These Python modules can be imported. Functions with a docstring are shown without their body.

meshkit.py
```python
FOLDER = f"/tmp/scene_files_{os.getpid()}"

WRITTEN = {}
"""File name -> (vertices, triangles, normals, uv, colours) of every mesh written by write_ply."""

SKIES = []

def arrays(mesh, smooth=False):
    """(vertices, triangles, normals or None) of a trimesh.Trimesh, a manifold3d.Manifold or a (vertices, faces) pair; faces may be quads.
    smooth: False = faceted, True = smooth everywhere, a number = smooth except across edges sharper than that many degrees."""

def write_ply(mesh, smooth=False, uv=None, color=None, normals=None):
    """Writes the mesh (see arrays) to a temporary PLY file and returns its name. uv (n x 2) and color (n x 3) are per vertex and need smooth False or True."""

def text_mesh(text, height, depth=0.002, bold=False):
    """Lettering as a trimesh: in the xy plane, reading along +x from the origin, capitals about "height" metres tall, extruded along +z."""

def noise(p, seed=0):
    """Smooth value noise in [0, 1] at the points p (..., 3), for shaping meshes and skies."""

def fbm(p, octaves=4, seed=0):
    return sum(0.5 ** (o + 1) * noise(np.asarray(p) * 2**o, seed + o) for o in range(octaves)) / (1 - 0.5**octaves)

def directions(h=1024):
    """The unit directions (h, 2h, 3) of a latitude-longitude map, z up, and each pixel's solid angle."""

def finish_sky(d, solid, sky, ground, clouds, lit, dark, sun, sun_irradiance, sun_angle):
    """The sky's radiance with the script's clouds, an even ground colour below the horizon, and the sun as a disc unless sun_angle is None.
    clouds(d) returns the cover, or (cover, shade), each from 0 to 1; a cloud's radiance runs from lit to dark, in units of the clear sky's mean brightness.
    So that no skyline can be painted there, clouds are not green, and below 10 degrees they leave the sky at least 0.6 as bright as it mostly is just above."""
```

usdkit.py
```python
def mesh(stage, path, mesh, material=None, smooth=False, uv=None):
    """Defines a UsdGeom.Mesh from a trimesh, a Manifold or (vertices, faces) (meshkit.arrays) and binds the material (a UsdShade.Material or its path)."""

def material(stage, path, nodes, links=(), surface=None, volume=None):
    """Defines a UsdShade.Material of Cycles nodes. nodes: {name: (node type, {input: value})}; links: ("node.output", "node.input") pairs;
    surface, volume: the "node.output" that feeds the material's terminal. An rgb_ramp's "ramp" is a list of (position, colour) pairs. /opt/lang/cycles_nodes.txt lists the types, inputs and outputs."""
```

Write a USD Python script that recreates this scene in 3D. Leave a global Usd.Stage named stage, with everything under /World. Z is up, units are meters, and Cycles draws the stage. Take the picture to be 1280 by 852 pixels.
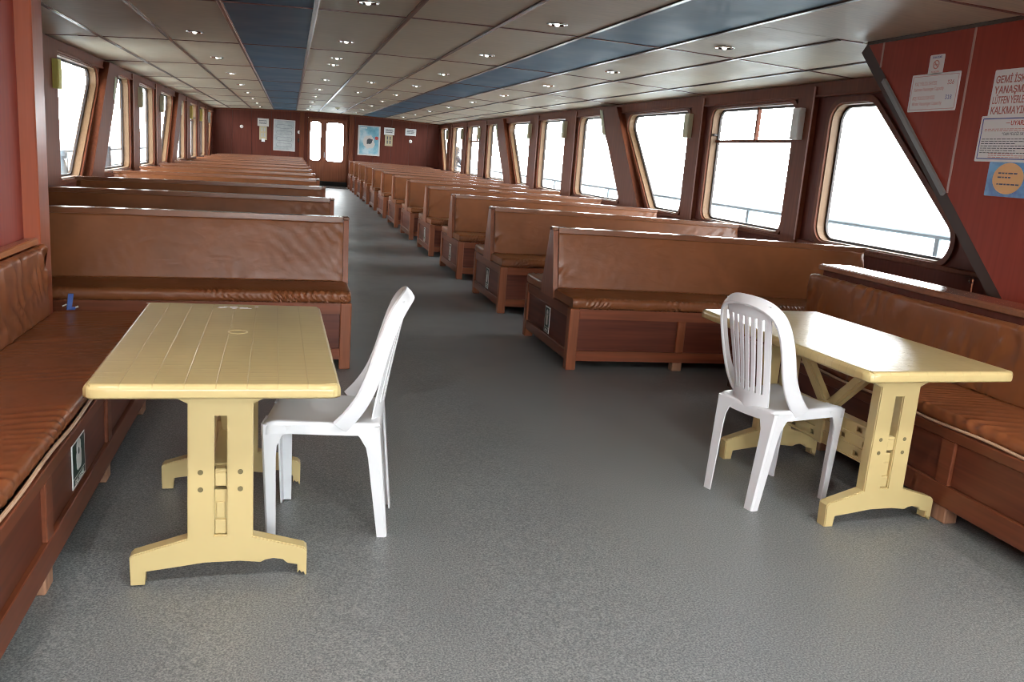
import math, random, numpy as np, trimesh, usdkit, meshkit
from pxr import Usd, UsdGeom, UsdLux, UsdShade, Gf, Sdf
from shapely.geometry import Polygon, Point, box as sbox
from shapely import affinity

stage = Usd.Stage.CreateInMemory()
UsdGeom.SetStageUpAxis(stage, 'Z')
UsdGeom.SetStageMetersPerUnit(stage, 1.0)
UsdGeom.Xform.Define(stage, '/World')
rng = random.Random(7)

# ------------------------------------------------------------------ camera, sky, lamps
FPX, YAW, PITCH, ROLL, HC = 1065.52, 0.264447, -0.210632, 0.0753867, 1.39618
EXPOSURE = 0.07
SKY = 4.7
UNSEEN_LAMP = 380.0          # radiance of the unseen downlights above the camera, standing in for its flash
cam = UsdGeom.Camera.Define(stage, '/World/camera')
fw = np.array([math.sin(YAW)*math.cos(PITCH), math.cos(YAW)*math.cos(PITCH), math.sin(PITCH)])
r0 = np.array([math.cos(YAW), -math.sin(YAW), 0.0]); u0 = np.cross(r0, fw)
rr = r0*math.cos(ROLL)+u0*math.sin(ROLL); uu = -r0*math.sin(ROLL)+u0*math.cos(ROLL)
cam.AddTransformOp().Set(Gf.Matrix4d(*rr, 0, *uu, 0, *(-fw), 0, 0, 0, HC, 1))
cam.CreateHorizontalApertureAttr(36.0)
cam.CreateFocalLengthAttr(36.0*FPX/1280)
cam.CreateClippingRangeAttr(Gf.Vec2f(0.05, 20000))
cam.CreateExposureAttr(EXPOSURE)
sky = UsdLux.DomeLight.Define(stage, '/World/overcast_sky')
sky.CreateColorAttr(Gf.Vec3f(0.96, 0.98, 1.0)); sky.CreateIntensityAttr(SKY)

# ------------------------------------------------------------------ deck camber
XC, CF, CC, H = 1.7418, 0.0037886, 0.0084261, 2.43293
def fz(x): return -CF*(x-XC)**2
def cz(x): return H-CC*(x-XC)**2
WL, WR, YB, YF = -2.48, 5.03, 30.25, -1.1          # wall planes: left, right, far end, end behind the camera

# ------------------------------------------------------------------ helpers
used = {}
def numbered(parent, name):
    n = used.get((parent, name), 0); used[(parent, name)] = n+1
    return name if n == 0 else f'{name}_{n:03d}'
def meta(p, label=None, cat=None, group=None, kind=None):
    for k, v in (('label', label), ('category', cat), ('group', group), ('kind', kind)):
        if v: p.SetCustomDataByKey(k, v)
    return p
def xf(name, loc=(0, 0, 0), rz=0.0, label=None, cat=None, group=None, kind=None, parent='/World'):
    x = UsdGeom.Xform.Define(stage, parent+'/'+numbered(parent, name))
    x.AddTranslateOp().Set(Gf.Vec3d(*map(float, loc)))
    x.AddRotateZOp().Set(math.degrees(rz))
    return meta(x.GetPrim(), label, cat, group, kind)
def part(parent, name, mesh, mat, smooth=False, label=None):
    par = str(parent.GetPath()) if hasattr(parent, 'GetPath') else parent
    m = usdkit.mesh(stage, par+'/'+numbered(par, name), mesh, mat, smooth=smooth)
    p = m.GetPrim()
    if label: p.SetCustomDataByKey('label', label)
    if name in ('small_print', 'drawing', 'rib', 'white_mark'): p.SetCustomDataByKey('kind', 'stuff')
    return p
def copy(root, loc, rz=0.0, label=None, cat=None, group=None):
    was = root.GetCustomData()
    base = root.GetName()
    while base[-4:-3] == '_' and base[-3:].isdigit(): base = base[:-4]
    x = UsdGeom.Xform.Define(stage, '/World/'+numbered('/World', base))
    x.GetPrim().GetReferences().AddInternalReference(root.GetPath())
    x.GetPrim().SetInstanceable(True)
    x.GetPrim().GetAttribute('xformOp:translate').Set(Gf.Vec3d(*map(float, loc)))
    x.GetPrim().GetAttribute('xformOp:rotateZ').Set(math.degrees(rz))
    return meta(x.GetPrim(), label or was.get('label'), cat or was.get('category'), group or was.get('group'))

def cat(ms): return trimesh.util.concatenate([m for m in ms if m is not None])
def bx(x0, x1, y0, y1, z0, z1, r=0.0):
    x0, x1 = sorted((x0, x1)); y0, y1 = sorted((y0, y1)); z0, z1 = sorted((z0, z1))
    if r <= 0:
        return trimesh.creation.box(bounds=[[x0, y0, z0], [x1, y1, z1]])
    r = min(r, .49*(x1-x0), .49*(y1-y0), .49*(z1-z0))
    P = []
    for X, sx in ((x0, 1), (x1, -1)):
        for Y, sy in ((y0, 1), (y1, -1)):
            for Z, sz in ((z0, 1), (z1, -1)):
                P += [(X+sx*r, Y+sy*r, Z), (X+sx*r, Y, Z+sz*r), (X, Y+sy*r, Z+sz*r)]
    return trimesh.convex.convex_hull(np.array(P))
def hull(P): return trimesh.convex.convex_hull(np.array(P, float))
def extr(poly, h):
    gs = getattr(poly, 'geoms', [poly])
    return cat([trimesh.creation.extrude_polygon(g, h, engine='earcut') for g in gs if g.area > 1e-9])
def tomap(m, X, Y, Z, O=(0, 0, 0)):
    """Local axes of m go to world vectors X, Y, Z at O."""
    m = m.copy(); T = np.eye(4); T[:3, 0], T[:3, 1], T[:3, 2], T[:3, 3] = X, Y, Z, O
    m.apply_transform(T)
    if np.linalg.det(T[:3, :3]) < 0: m.invert()
    return m
def yz(poly, x0, x1):
    """Polygon in (y, z) extruded from x0 to x1."""
    return tomap(extr(poly, abs(x1-x0)), (0, 1, 0), (0, 0, 1), (1, 0, 0), (min(x0, x1), 0, 0))
def xz(poly, y0, y1):
    return tomap(extr(poly, abs(y1-y0)), (1, 0, 0), (0, 0, 1), (0, -1, 0), (0, max(y0, y1), 0))
def bend(m, x0=0.0, z0=0.0, f=fz):
    """Sits a floor mesh (x measured from x0) on the cambered deck."""
    m = m.copy(); v = np.array(m.vertices); v[:, 2] += f(v[:, 0]+x0)-z0; m.vertices = v
    return m
def rounded(poly, r, q=8): return poly.buffer(-r).buffer(r, quad_segs=q)
def cyl(p, q, r, sides=16):
    return trimesh.creation.cylinder(radius=r, segment=[p, q], sections=sides)
def tube(pts, r, sides=8):
    pts = np.asarray(pts, float); t = np.gradient(pts, axis=0); t /= np.linalg.norm(t, axis=1, keepdims=True)
    ref = np.array([0, 0, 1.0]) if abs(t[0][2]) < .9 else np.array([1.0, 0, 0])
    a = np.cross(t, ref); a /= np.linalg.norm(a, axis=1, keepdims=True); b = np.cross(t, a)
    an = np.arange(sides)*2*np.pi/sides
    R = np.broadcast_to(np.asarray(r, float), (len(pts),))
    v = pts[:, None]+R[:, None, None]*(np.cos(an)[None, :, None]*a[:, None]+np.sin(an)[None, :, None]*b[:, None])
    return loft(v)
def loft(rings):
    """Closed rings (n, k, 3) joined and capped."""
    R = np.asarray(rings, float); n, k = R.shape[:2]
    v = R.reshape(-1, 3); f = []
    for i in range(n-1):
        for j in range(k):
            a, b = i*k+j, i*k+(j+1) % k
            f += [(a, b, b+k), (a, b+k, a+k)]
    v = np.vstack([v, R[0].mean(0), R[-1].mean(0)]); c0, c1 = n*k, n*k+1
    for j in range(k):
        f += [(c0, (j+1) % k, j), (c1, (n-1)*k+j, (n-1)*k+(j+1) % k)]
    m = trimesh.Trimesh(v, f, process=False)
    if m.volume < 0: m.invert()
    return m
def text(s, h, depth=.0006, bold=False):
    return meshkit.text_mesh(s, h, depth, bold)
def fit_text(s, h, width, bold=False):
    m = text(s, h, bold=bold); w = m.bounds[1][0]-m.bounds[0][0]
    m.apply_scale([width/w, 1, 1]); m.apply_translation([-m.bounds[0][0], 0, 0])
    return m

# ------------------------------------------------------------------ materials
def mat(name, nodes, links, surface='p.BSDF'): return usdkit.material(stage, '/World/Looks/'+name, nodes, links, surface=surface)
def plain(name, col, rough=.5, spec=.5, metal=0.0, coat=0.0, emis=None, es=0.0, sss=0.0):
    d = {'base_color': col, 'roughness': rough, 'specular_ior_level': spec, 'metallic': metal, 'coat_weight': coat, 'coat_roughness': .12}
    if emis is not None: d.update(emission_color=emis, emission_strength=es)
    return mat(name, {'p': ('principled_bsdf', d)}, [])
def ramped(name, ramp, scale=(1, 1, 1), nscale=4.0, detail=4.0, rough=.4, coat=0.0, bump=0.0, bscale=None, bdist=.01, distortion=0.0, spec=.5, coat_rough=.1, rvar=0.0, bvec=None, aniso=0.0):
    n = {'g': ('geometry', {}), 'm': ('mapping', {'scale': scale}), 'n': ('noise_texture', {'scale': nscale, 'detail': detail, 'roughness': .6, 'distortion': distortion}),
         'r': ('rgb_ramp', {'ramp': ramp}), 'p': ('principled_bsdf', {'roughness': rough, 'coat_weight': coat, 'coat_roughness': coat_rough, 'specular_ior_level': spec, 'anisotropic': aniso})}
    l = [('g.position', 'm.vector'), ('m.vector', 'n.vector'), ('n.fac', 'r.fac'), ('r.color', 'p.base_color')]
    if bump:
        n['b'] = ('bump', {'strength': bump, 'distance': bdist})
        n['bm'] = ('mapping', {'scale': bvec or scale})
        n['bn'] = ('noise_texture', {'scale': bscale or nscale, 'detail': 3.0, 'distortion': distortion})
        l += [('g.position', 'bm.vector'), ('bm.vector', 'bn.vector'), ('bn.fac', 'b.height'), ('b.normal', 'p.normal')]
        if coat: l.append(('b.normal', 'p.coat_normal'))
    if rvar:
        n['rn'] = ('noise_texture', {'scale': 2.3, 'detail': 3.0}); n['rm'] = ('map_range', {'from_min': .3, 'from_max': .7, 'to_min': rough-rvar, 'to_max': rough+rvar})
        l += [('g.position', 'rn.vector'), ('rn.fac', 'rm.value'), ('rm.result', 'p.roughness')]
    return mat(name, n, l)

def mul(c, k): return tuple(x*k for x in c)
def wood(name, c, axis='z', rough=.35, coat=.3, var=.28, sc=1.0, spec=.5):
    s = {'x': (1.2, 26, 26), 'y': (26, 1.2, 26), 'z': (26, 26, 1.2)}[axis]
    return ramped(name, [(.25, mul(c, 1-var)), (.5, c), (.75, mul(c, 1+var))], scale=s, nscale=1.3*sc, detail=5, rough=rough, coat=coat, coat_rough=.18, bump=.06, bdist=.002, spec=spec)

M = {}
M['laminate'] = wood('red_laminate', (.31, .046, .026), 'z', rough=.55, coat=0, var=.14, spec=.22)
M['laminate_dark'] = wood('dark_red_laminate', (.115, .027, .016), 'z', rough=.55, coat=0, var=.2, spec=.2)
M['column'] = wood('column_wood', (.155, .043, .019), 'z', rough=.52, coat=0, var=.22, spec=.2)
M['reveal'] = wood('light_reveal_wood', (.22, .125, .065), 'z', rough=.5, coat=0, var=.15, spec=.3)
M['edge_dark'] = plain('dark_brown_edge_trim', (.055, .026, .018), .5, spec=.25)
M['rubber'] = plain('dark_window_gasket', (.045, .030, .026), .5)
M['seam'] = plain('pale_seam_strip', (.40, .20, .15), .4)
M['post_orange'] = wood('orange_varnished_wood', (.36, .085, .036), 'z', rough=.3, coat=.4, var=.12)
M['ledge'] = wood('ledge_wood', (.46, .155, .045), 'y', rough=.22, coat=.5, var=.2)
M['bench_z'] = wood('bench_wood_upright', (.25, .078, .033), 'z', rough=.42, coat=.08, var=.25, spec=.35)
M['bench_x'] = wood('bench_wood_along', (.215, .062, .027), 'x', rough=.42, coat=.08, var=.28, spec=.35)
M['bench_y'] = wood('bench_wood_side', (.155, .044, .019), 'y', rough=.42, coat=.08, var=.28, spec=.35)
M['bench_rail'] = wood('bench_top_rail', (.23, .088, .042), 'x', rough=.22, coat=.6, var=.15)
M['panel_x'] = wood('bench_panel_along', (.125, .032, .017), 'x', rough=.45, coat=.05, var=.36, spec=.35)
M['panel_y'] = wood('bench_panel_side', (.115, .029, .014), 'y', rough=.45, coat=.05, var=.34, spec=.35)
M['leg_worn'] = wood('worn_leg_wood', (.33, .17, .10), 'z', rough=.6, coat=0, var=.3)
def leather(name, c, v, bp=.3):
    return ramped(name, [(.3, mul(c, .86)), (.5, c), (.72, mul(c, 1.14))], scale=(1, 1, 1), nscale=3.0, detail=5, rough=.36, bump=bp, bscale=9.0, bdist=.012, distortion=.6, bvec=v, rvar=.05, spec=.38)
M['leather'] = leather('brown_leatherette', (.225, .077, .027), (.5, 1.6, 1.0))
M['leather_seat'] = leather('brown_leatherette_seat', (.215, .072, .025), (1.6, .7, 1.0))
M['leather_side'] = leather('brown_leatherette_side', (.225, .072, .026), (1.0, 1.6, .5), .14)
M['piping'] = plain('pale_worn_piping', (.52, .34, .22), .5)
M['cream'] = None
M['white'] = plain('white_plastic', (.70, .71, .73), .28, coat=.1)
M['metal'] = plain('brushed_metal', (.36, .35, .34), .42, metal=1.0)
M['bar'] = plain('grey_painted_bar', (.20, .19, .18), .5)
M['chrome'] = plain('chrome', (.82, .82, .82), .12, metal=1.0)
M['paper'] = plain('white_paper', (.80, .79, .77), .45)
M['paper2'] = plain('off_white_paper', (.62, .58, .54), .5)
M['ink_red'] = plain('red_ink', (.50, .07, .06), .6)
M['ink_pale_red'] = plain('faded_red_ink', (.62, .30, .27), .6)
M['ink_docking'] = plain('brick_red_ink', (.46, .17, .15), .6)
M['ink_blue'] = plain('blue_ink', (.10, .13, .36), .6)
M['ink_dark'] = plain('dark_ink', (.09, .09, .11), .6)
M['sign_green'] = plain('dark_green_print', (.012, .045, .032), .4)
M['sign_white'] = plain('white_print', (.66, .68, .66), .4)
M['poster_blue'] = ramped('blue_poster_print', [(.35, (.03, .12, .36)), (.6, (.08, .28, .55))], nscale=9, detail=3, rough=.35)
M['poster_orange'] = plain('orange_poster_print', (.80, .42, .14), .4)
M['map_blue'] = ramped('pale_blue_map_print', [(.3, (.09, .30, .42)), (.48, (.22, .46, .56)), (.62, (.50, .62, .66))], nscale=2.6, detail=4, rough=.4)
M['plan'] = ramped('grey_plan_print', [(.3, (.33, .36, .37)), (.7, (.50, .52, .52))], nscale=6, detail=5, rough=.4)
M['beige'] = plain('beige_notice', (.50, .42, .27), .5)
M['box_yellow'] = plain('olive_yellow_plastic', (.60, .53, .13), .45)
M['box_cream'] = plain('cream_plastic', (.48, .46, .30), .45)
M['box_white'] = plain('pale_grey_plastic', (.60, .62, .60), .4)
M['dark'] = plain('dark_void', (.018, .015, .013), .7)
M['blue'] = plain('blue_plastic', (.010, .055, .25), .3, coat=.3)
M['rail_paint'] = plain('pale_blue_grey_paint', (.20, .25, .28), .5)
M['deck_paint'] = plain('outer_deck_paint', (.33, .36, .37), .6)
M['cloth'] = ramped('dark_grey_cloth', [(.3, (.045, .05, .058)), (.7, (.08, .085, .095))], nscale=14, rough=.85)
M['skin'] = plain('skin', (.42, .24, .17), .5)
M['hair'] = plain('dark_hair', (.02, .016, .013), .6)
M['lamp_glow'] = plain('lamp_lens', (.9, .9, .88), .2, emis=(1, .97, .90), es=2.2)
M['lens'] = plain('frosted_lamp_lens', (.85, .85, .82), .25, emis=(1, .97, .9), es=.55)
M['sea'] = ramped('grey_sea', [(.3, (.30, .36, .38)), (.7, (.42, .47, .49))], scale=(.05, .05, .05), nscale=1.0, rough=.35, bump=.3, bscale=6.0, bdist=.2)
M['rope'] = plain('brown_rope', (.16, .13, .06), .9)

# window glass: thin, lets daylight straight through
M['glass'] = mat('window_glass', {'f': ('layer_weight', {'blend': .5}), 'w': ('math', {'math_type': 'power', 'value2': 5.0}), 'k': ('math', {'math_type': 'multiply_add', 'value2': .55, 'value3': .02}),
                 't': ('transparent_bsdf', {'color': (.96, .98, .98)}), 'g': ('glossy_bsdf', {'roughness': .02, 'color': (1, 1, 1)}), 'x': ('mix_closure', {})},
                 [('f.facing', 'w.value1'), ('w.value', 'k.value1'), ('k.value', 'x.fac'), ('t.BSDF', 'x.closure1'), ('g.BSDF', 'x.closure2')], surface='x.closure')
# speckled vinyl floor
M['floor'] = mat('speckled_grey_vinyl', {
    'g': ('geometry', {}), 'n1': ('noise_texture', {'scale': 165.0, 'detail': 2.5, 'roughness': .65}), 'r1': ('rgb_ramp', {'ramp': [(.34, (.098, .107, .110)), (.5, (.184, .196, .200)), (.66, (.31, .315, .305))]}),
    'n2': ('noise_texture', {'scale': .8, 'detail': 4.0}), 'r2': ('rgb_ramp', {'ramp': [(.3, (.90, .91, .93)), (.7, (1.06, 1.05, 1.02))]}),
    'mx': ('mix_color', {'blend_type': 'multiply', 'fac': 1.0, 'use_clamp': False}), 'n3': ('noise_texture', {'scale': 3.2, 'detail': 4.0}),
    'rm': ('map_range', {'from_min': .3, 'from_max': .7, 'to_min': .34, 'to_max': .44}), 'b': ('bump', {'strength': .12, 'distance': .002}),
    'p': ('principled_bsdf', {'specular_ior_level': .42})},
    [('g.position', 'n1.vector'), ('n1.fac', 'r1.fac'), ('g.position', 'n2.vector'), ('n2.fac', 'r2.fac'), ('r1.color', 'mx.a'), ('r2.color', 'mx.b'), ('mx.result', 'p.base_color'),
     ('g.position', 'n3.vector'), ('n3.fac', 'rm.value'), ('rm.result', 'p.roughness'), ('n1.fac', 'b.height'), ('b.normal', 'p.normal')])
# satin ceiling panels, brushed across the ship
def ceil_mat(name, c):
    return ramped(name, [(.3, mul(c, .88)), (.7, mul(c, 1.12))], scale=(3, 60, 60), nscale=1.5, detail=4, rough=.52, bump=.05, bdist=.003, spec=.45, rvar=.05)
M['ceil'] = ceil_mat('beige_ceiling_panel', (.57, .485, .36))
M['ceil_blue'] = ceil_mat('blue_ceiling_panel', (.052, .145, .225))
M['batten'] = plain('dark_bronze_batten', (.085, .058, .045), .3, metal=.4)
M['batten_edge'] = plain('bright_batten_edge', (.55, .50, .44), .25, metal=.9)
M['joint'] = plain('reddish_joint_strip', (.15, .045, .03), .4)
# cream plastic of the tables, embossed with a faint grid
M['cream'] = mat('cream_yellow_plastic', {
    'p': ('principled_bsdf', {'base_color': (.535, .42, .195), 'roughness': .34, 'specular_ior_level': .5})}, [])
M['cream_top'] = mat('cream_yellow_embossed_top', {
    't': ('texture_coordinate', {}), 'br': ('brick_texture', {'offset': 0.0, 'scale': 1.0, 'brick_width': .085, 'row_height': .045, 'mortar_size': .0022, 'mortar_smooth': .6, 'color1': (1, 1, 1), 'color2': (1, 1, 1), 'mortar': (.3, .3, .3)}),
    'n': ('noise_texture', {'scale': 34.0, 'detail': 3.0}), 'm': ('mix_float', {'fac': .45}), 'b': ('bump', {'strength': .5, 'distance': .0022}),
    'n2': ('noise_texture', {'scale': 3.0, 'detail': 5.0}), 'r': ('rgb_ramp', {'ramp': [(.3, (.505, .40, .185)), (.7, (.565, .445, .205))]}),
    'k': ('mix_color', {'blend_type': 'multiply', 'fac': .12}),
    'p': ('principled_bsdf', {'roughness': .2, 'specular_ior_level': .5})},
    [('t.object', 'br.vector'), ('t.object', 'n.vector'), ('br.fac', 'm.a'), ('n.fac', 'm.b'), ('m.result', 'b.height'), ('b.normal', 'p.normal'), ('t.object', 'n2.vector'), ('n2.fac', 'r.fac'),
     ('r.color', 'k.a'), ('br.color', 'k.b'), ('k.result', 'p.base_color')])

# ------------------------------------------------------------------ floor
xs = np.linspace(WL-.15, WR+.15, 33); ys = np.linspace(YF-.1, YB+.1, 30)
def slab(zf, lift, thick, xs, ys):
    X, Y = np.meshgrid(xs, ys, indexing='ij'); Z = zf(X)+lift
    n, m = X.shape; top = np.stack([X, Y, Z], -1).reshape(-1, 3); bot = top-[0, 0, thick]
    v = np.vstack([top, bot]); f = []; o = n*m
    for i in range(n-1):
        for j in range(m-1):
            a, b, c, d = i*m+j, (i+1)*m+j, (i+1)*m+j+1, i*m+j+1
            f += [(a, b, c), (a, c, d), (o+a, o+c, o+b), (o+a, o+d, o+c)]
    edge = [i*m for i in range(n)]+[(n-1)*m+j for j in range(1, m)]+[i*m+m-1 for i in range(n-2, -1, -1)]+[j for j in range(m-2, 0, -1)]
    for a, b in zip(edge, edge[1:]+edge[:1]): f += [(a, o+a, o+b), (a, o+b, b)]
    return trimesh.Trimesh(v, f, process=False)
fl = usdkit.mesh(stage, '/World/floor', slab(fz, 0, .08, xs, ys), M['floor'], smooth=20)
meta(fl.GetPrim(), 'grey speckled vinyl floor of the passenger saloon', 'floor', kind='structure')

# ------------------------------------------------------------------ ceiling: panels, battens, joints
ceil = xf('ceiling', (0, 0, 0), label='panelled ceiling in beige with two blue stripes', cat='ceiling', kind='structure')
LX = [WL, -1.932, -1.248, -.541, .168, .886, 1.607, 2.336, 3.071, 3.779, 4.502, WR]
RY = [YF]+[7.167+2.966*k for k in range(-3, 8)]+[YB]
BULK = 3.97
part(ceil, 'ceiling_board', slab(cz, .075, .03, np.linspace(WL-.15, WR+.15, 25), np.array([YF-.1, YB+.1])), M['dark'], 20)
def cpanel(x0, x1, y0, y1):
    g = .006
    x0, x1, y0, y1 = x0+g, x1-g, y0+g, y1-g
    return hull([(x, y, cz(x)+dz) for x in (x0, x1) for y in (y0, y1) for dz in (0, .02)])
for i in range(len(LX)-1):
    blue = i in (3, 7)
    for j in range(len(RY)-1):
        x0, x1, y0, y1 = LX[i], LX[i+1], RY[j], RY[j+1]
        if i >= 8:
            if y1 <= 5.7 and i > 8: continue
            if i == 8 and y1 <= 5.7: x1 = BULK+.02
            if y0 < 5.65 < y1:
                if i == 8: part(ceil, 'panel', cpanel(x0, BULK+.02, y0, 5.65), M['ceil'])
                y0 = 5.65
        if x0 < WL+.01 and y1 < 5: continue
        part(ceil, 'panel', cpanel(x0, x1, y0, y1), M['ceil_blue' if blue else 'ceil'])
for i, x in enumerate(LX[1:-1]):
    y0 = 5.65 if i >= 8 else YF
    part(ceil, 'batten', cat([bx(x-.016, x+.016, y0, YB, cz(x)-.011, cz(x)+.03, .003)]), M['batten'])
    part(ceil, 'batten_edge', bx(x+.016, x+.024, y0, YB, cz(x)-.008, cz(x)+.03), M['batten_edge'], label='bright metal edge')
for y in RY[1:-1]:
    x1 = BULK if y < 5.65 else WR
    pts = [hull([(xx, yy, cz(xx)+dz) for xx in (a, b) for yy in (y-.014, y+.014) for dz in (-.006, .02)]) for a, b in zip(np.linspace(WL, x1, 14)[:-1], np.linspace(WL, x1, 14)[1:])]
    part(ceil, 'joint_strip', cat(pts), M['joint'])
part(ceil, 'joint_strip', hull([(xx, yy, cz(xx)+dz) for xx in (3.78, BULK) for yy in (5.64, 5.662) for dz in (-.006, .02)]), M['joint'])

# ceiling downlights: lens, ring, glowing bulb
def lamp_meshes(big):
    R = .082
    prof = np.array([(R*.72, .004), (R*.78, -.010), (R*.92, -.013), (R, -.007), (R, .003), (R*.72, .004)])
    ring = trimesh.creation.revolve(prof, sections=28)
    lens = trimesh.creation.revolve(np.array([(0, -.002), (R*.5, -.004), (R*.74, .001), (R*.74, .006), (0, .006)]), sections=24)
    bulb = trimesh.creation.icosphere(2, .021); bulb.apply_scale([1, 1, .8]); bulb.apply_translation([0, 0, -.009])
    return ring, lens, bulb
lamp_rows = [('left of the left blue stripe', -.92, [9.26, 11.93, 14.6, 17.37, 20.12, 22.8, 25.5, 28.2]),
             ('right of the left blue stripe', .525, [3.95, 6.6, 9.155, 10.96, 11.86, 14.73, 17.44, 20.17, 22.9, 25.6, 28.2]),
             ('left of the right blue stripe', 1.97, [3.95, 6.65, 9.143, 11.81, 14.42, 17.17, 19.85, 22.5, 25.2, 27.9]),
             ('right of the right blue stripe', 3.41, [6.667, 9.235, 11.695, 14.304, 16.88, 19.5, 22.2, 24.9, 27.6]),
             ('over the middle of the aisle', 1.25, [14.486, 17.43])]
ords = ['nearest', 'second', 'third', 'fourth', 'fifth', 'sixth', 'seventh', 'eighth', 'ninth', 'tenth', 'eleventh']
lamp0 = None
for where, x, yl in lamp_rows:
    vis = 0
    for y in yl:
        lab = f'{ords[vis]} round chrome ceiling downlight in the row {where}'; vis += 1
        if lamp0 is None:
            lamp0 = xf('ceiling_downlight', (x, y, cz(x)), label=lab, cat='ceiling light', group='recessed ceiling downlights')
            a, b, c = lamp_meshes(True)
            part(lamp0, 'ring', a, M['chrome'], 30); part(lamp0, 'lens', b, M['lens'], 30); part(lamp0, 'bulb', c, M['lamp_glow'], True)
        else:
            copy(lamp0, (x, y, cz(x)), label=lab)
for x in (-.92, .525, 1.97, 3.41):  # unseen lights above the camera, brightening the near floor like its flash
    copy(lamp0, (x, 1.27, cz(x)), label=f'unseen round ceiling downlight above the camera lighting the near floor in place of a flash, {ords[[-.92, .525, 1.97, 3.41].index(x)]} from the left')
    dl = UsdLux.DiskLight.Define(stage, '/World/unseen_near_light_%d' % [-.92, .525, 1.97, 3.41].index(x))
    dl.AddTranslateOp().Set(Gf.Vec3d(x, 1.27, cz(x)-.035)); dl.CreateRadiusAttr(.07); dl.CreateIntensityAttr(UNSEEN_LAMP); dl.CreateColorAttr(Gf.Vec3f(1, .975, .93))
sd = xf('smoke_detector', (1.27, 25.33, cz(1.27)), label='small dark smoke detector on the ceiling near the far door', cat='smoke detector')
part(sd, 'body', trimesh.creation.revolve(np.array([(0, -.05), (.05, -.048), (.07, -.02), (.075, .002), (0, .002)]), sections=20), M['beige'], 30)
part(sd, 'sensor', trimesh.creation.revolve(np.array([(0, -.064), (.022, -.062), (.028, -.048), (0, -.046)]), sections=14), M['dark'], 30)

# ------------------------------------------------------------------ side walls, windows, columns
def win(*p, r=.13): return rounded(Polygon(p), r)
WIN = {1: win((7.44, .85), (7.44, 2.11), (6.86, 2.11), (5.40, .85), r=.15),
       2: win((8.09, .85), (9.90, .85), (9.90, 2.15), (8.09, 2.15), r=.11),
       3: win((10.55, .85), (11.55, .85), (12.84, 2.16), (10.55, 2.16), r=.13),
       4: win((12.58, .86), (15.0, .86), (15.0, 2.18), (13.98, 2.18), r=.13),
       5: win((15.80, .85), (17.5, .85), (17.5, 2.18), (15.80, 2.18), r=.11),
       6: win((18.3, .86), (19.15, .86), (20.36, 2.18), (18.3, 2.18), r=.13),
       7: win((20.15, .86), (22.45, .86), (22.45, 2.19), (21.65, 2.19), r=.13),
       8: win((23.5, .86), (25.15, .86), (25.15, 2.19), (23.5, 2.19), r=.11),
       9: win((25.9, .86), (27.6, .86), (27.6, 2.19), (25.9, 2.19), r=.11),
       10: win((28.45, .86), (28.95, .86), (30.0, 2.19), (28.45, 2.19), r=.1)}
SPLIT = [YF, 4.9, 7.85, 10.28, 13.0, 15.4, 17.86, 20.8, 23.0, 25.5, 28.0, YB]       # seams between wall panels
names = {1: 'nearest window, sloped like the stairwell', 2: 'second window with a divided sliding top light', 3: 'third window with its far side sloped', 4: 'fourth window with its near side sloped',
         5: 'fifth window, upright on both sides', 6: 'sixth window with its far side sloped', 7: 'seventh window with its near side sloped', 8: 'eighth window with a divided top light', 9: 'ninth window, upright', 10: 'tenth and farthest window'}
wn = 0
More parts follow.
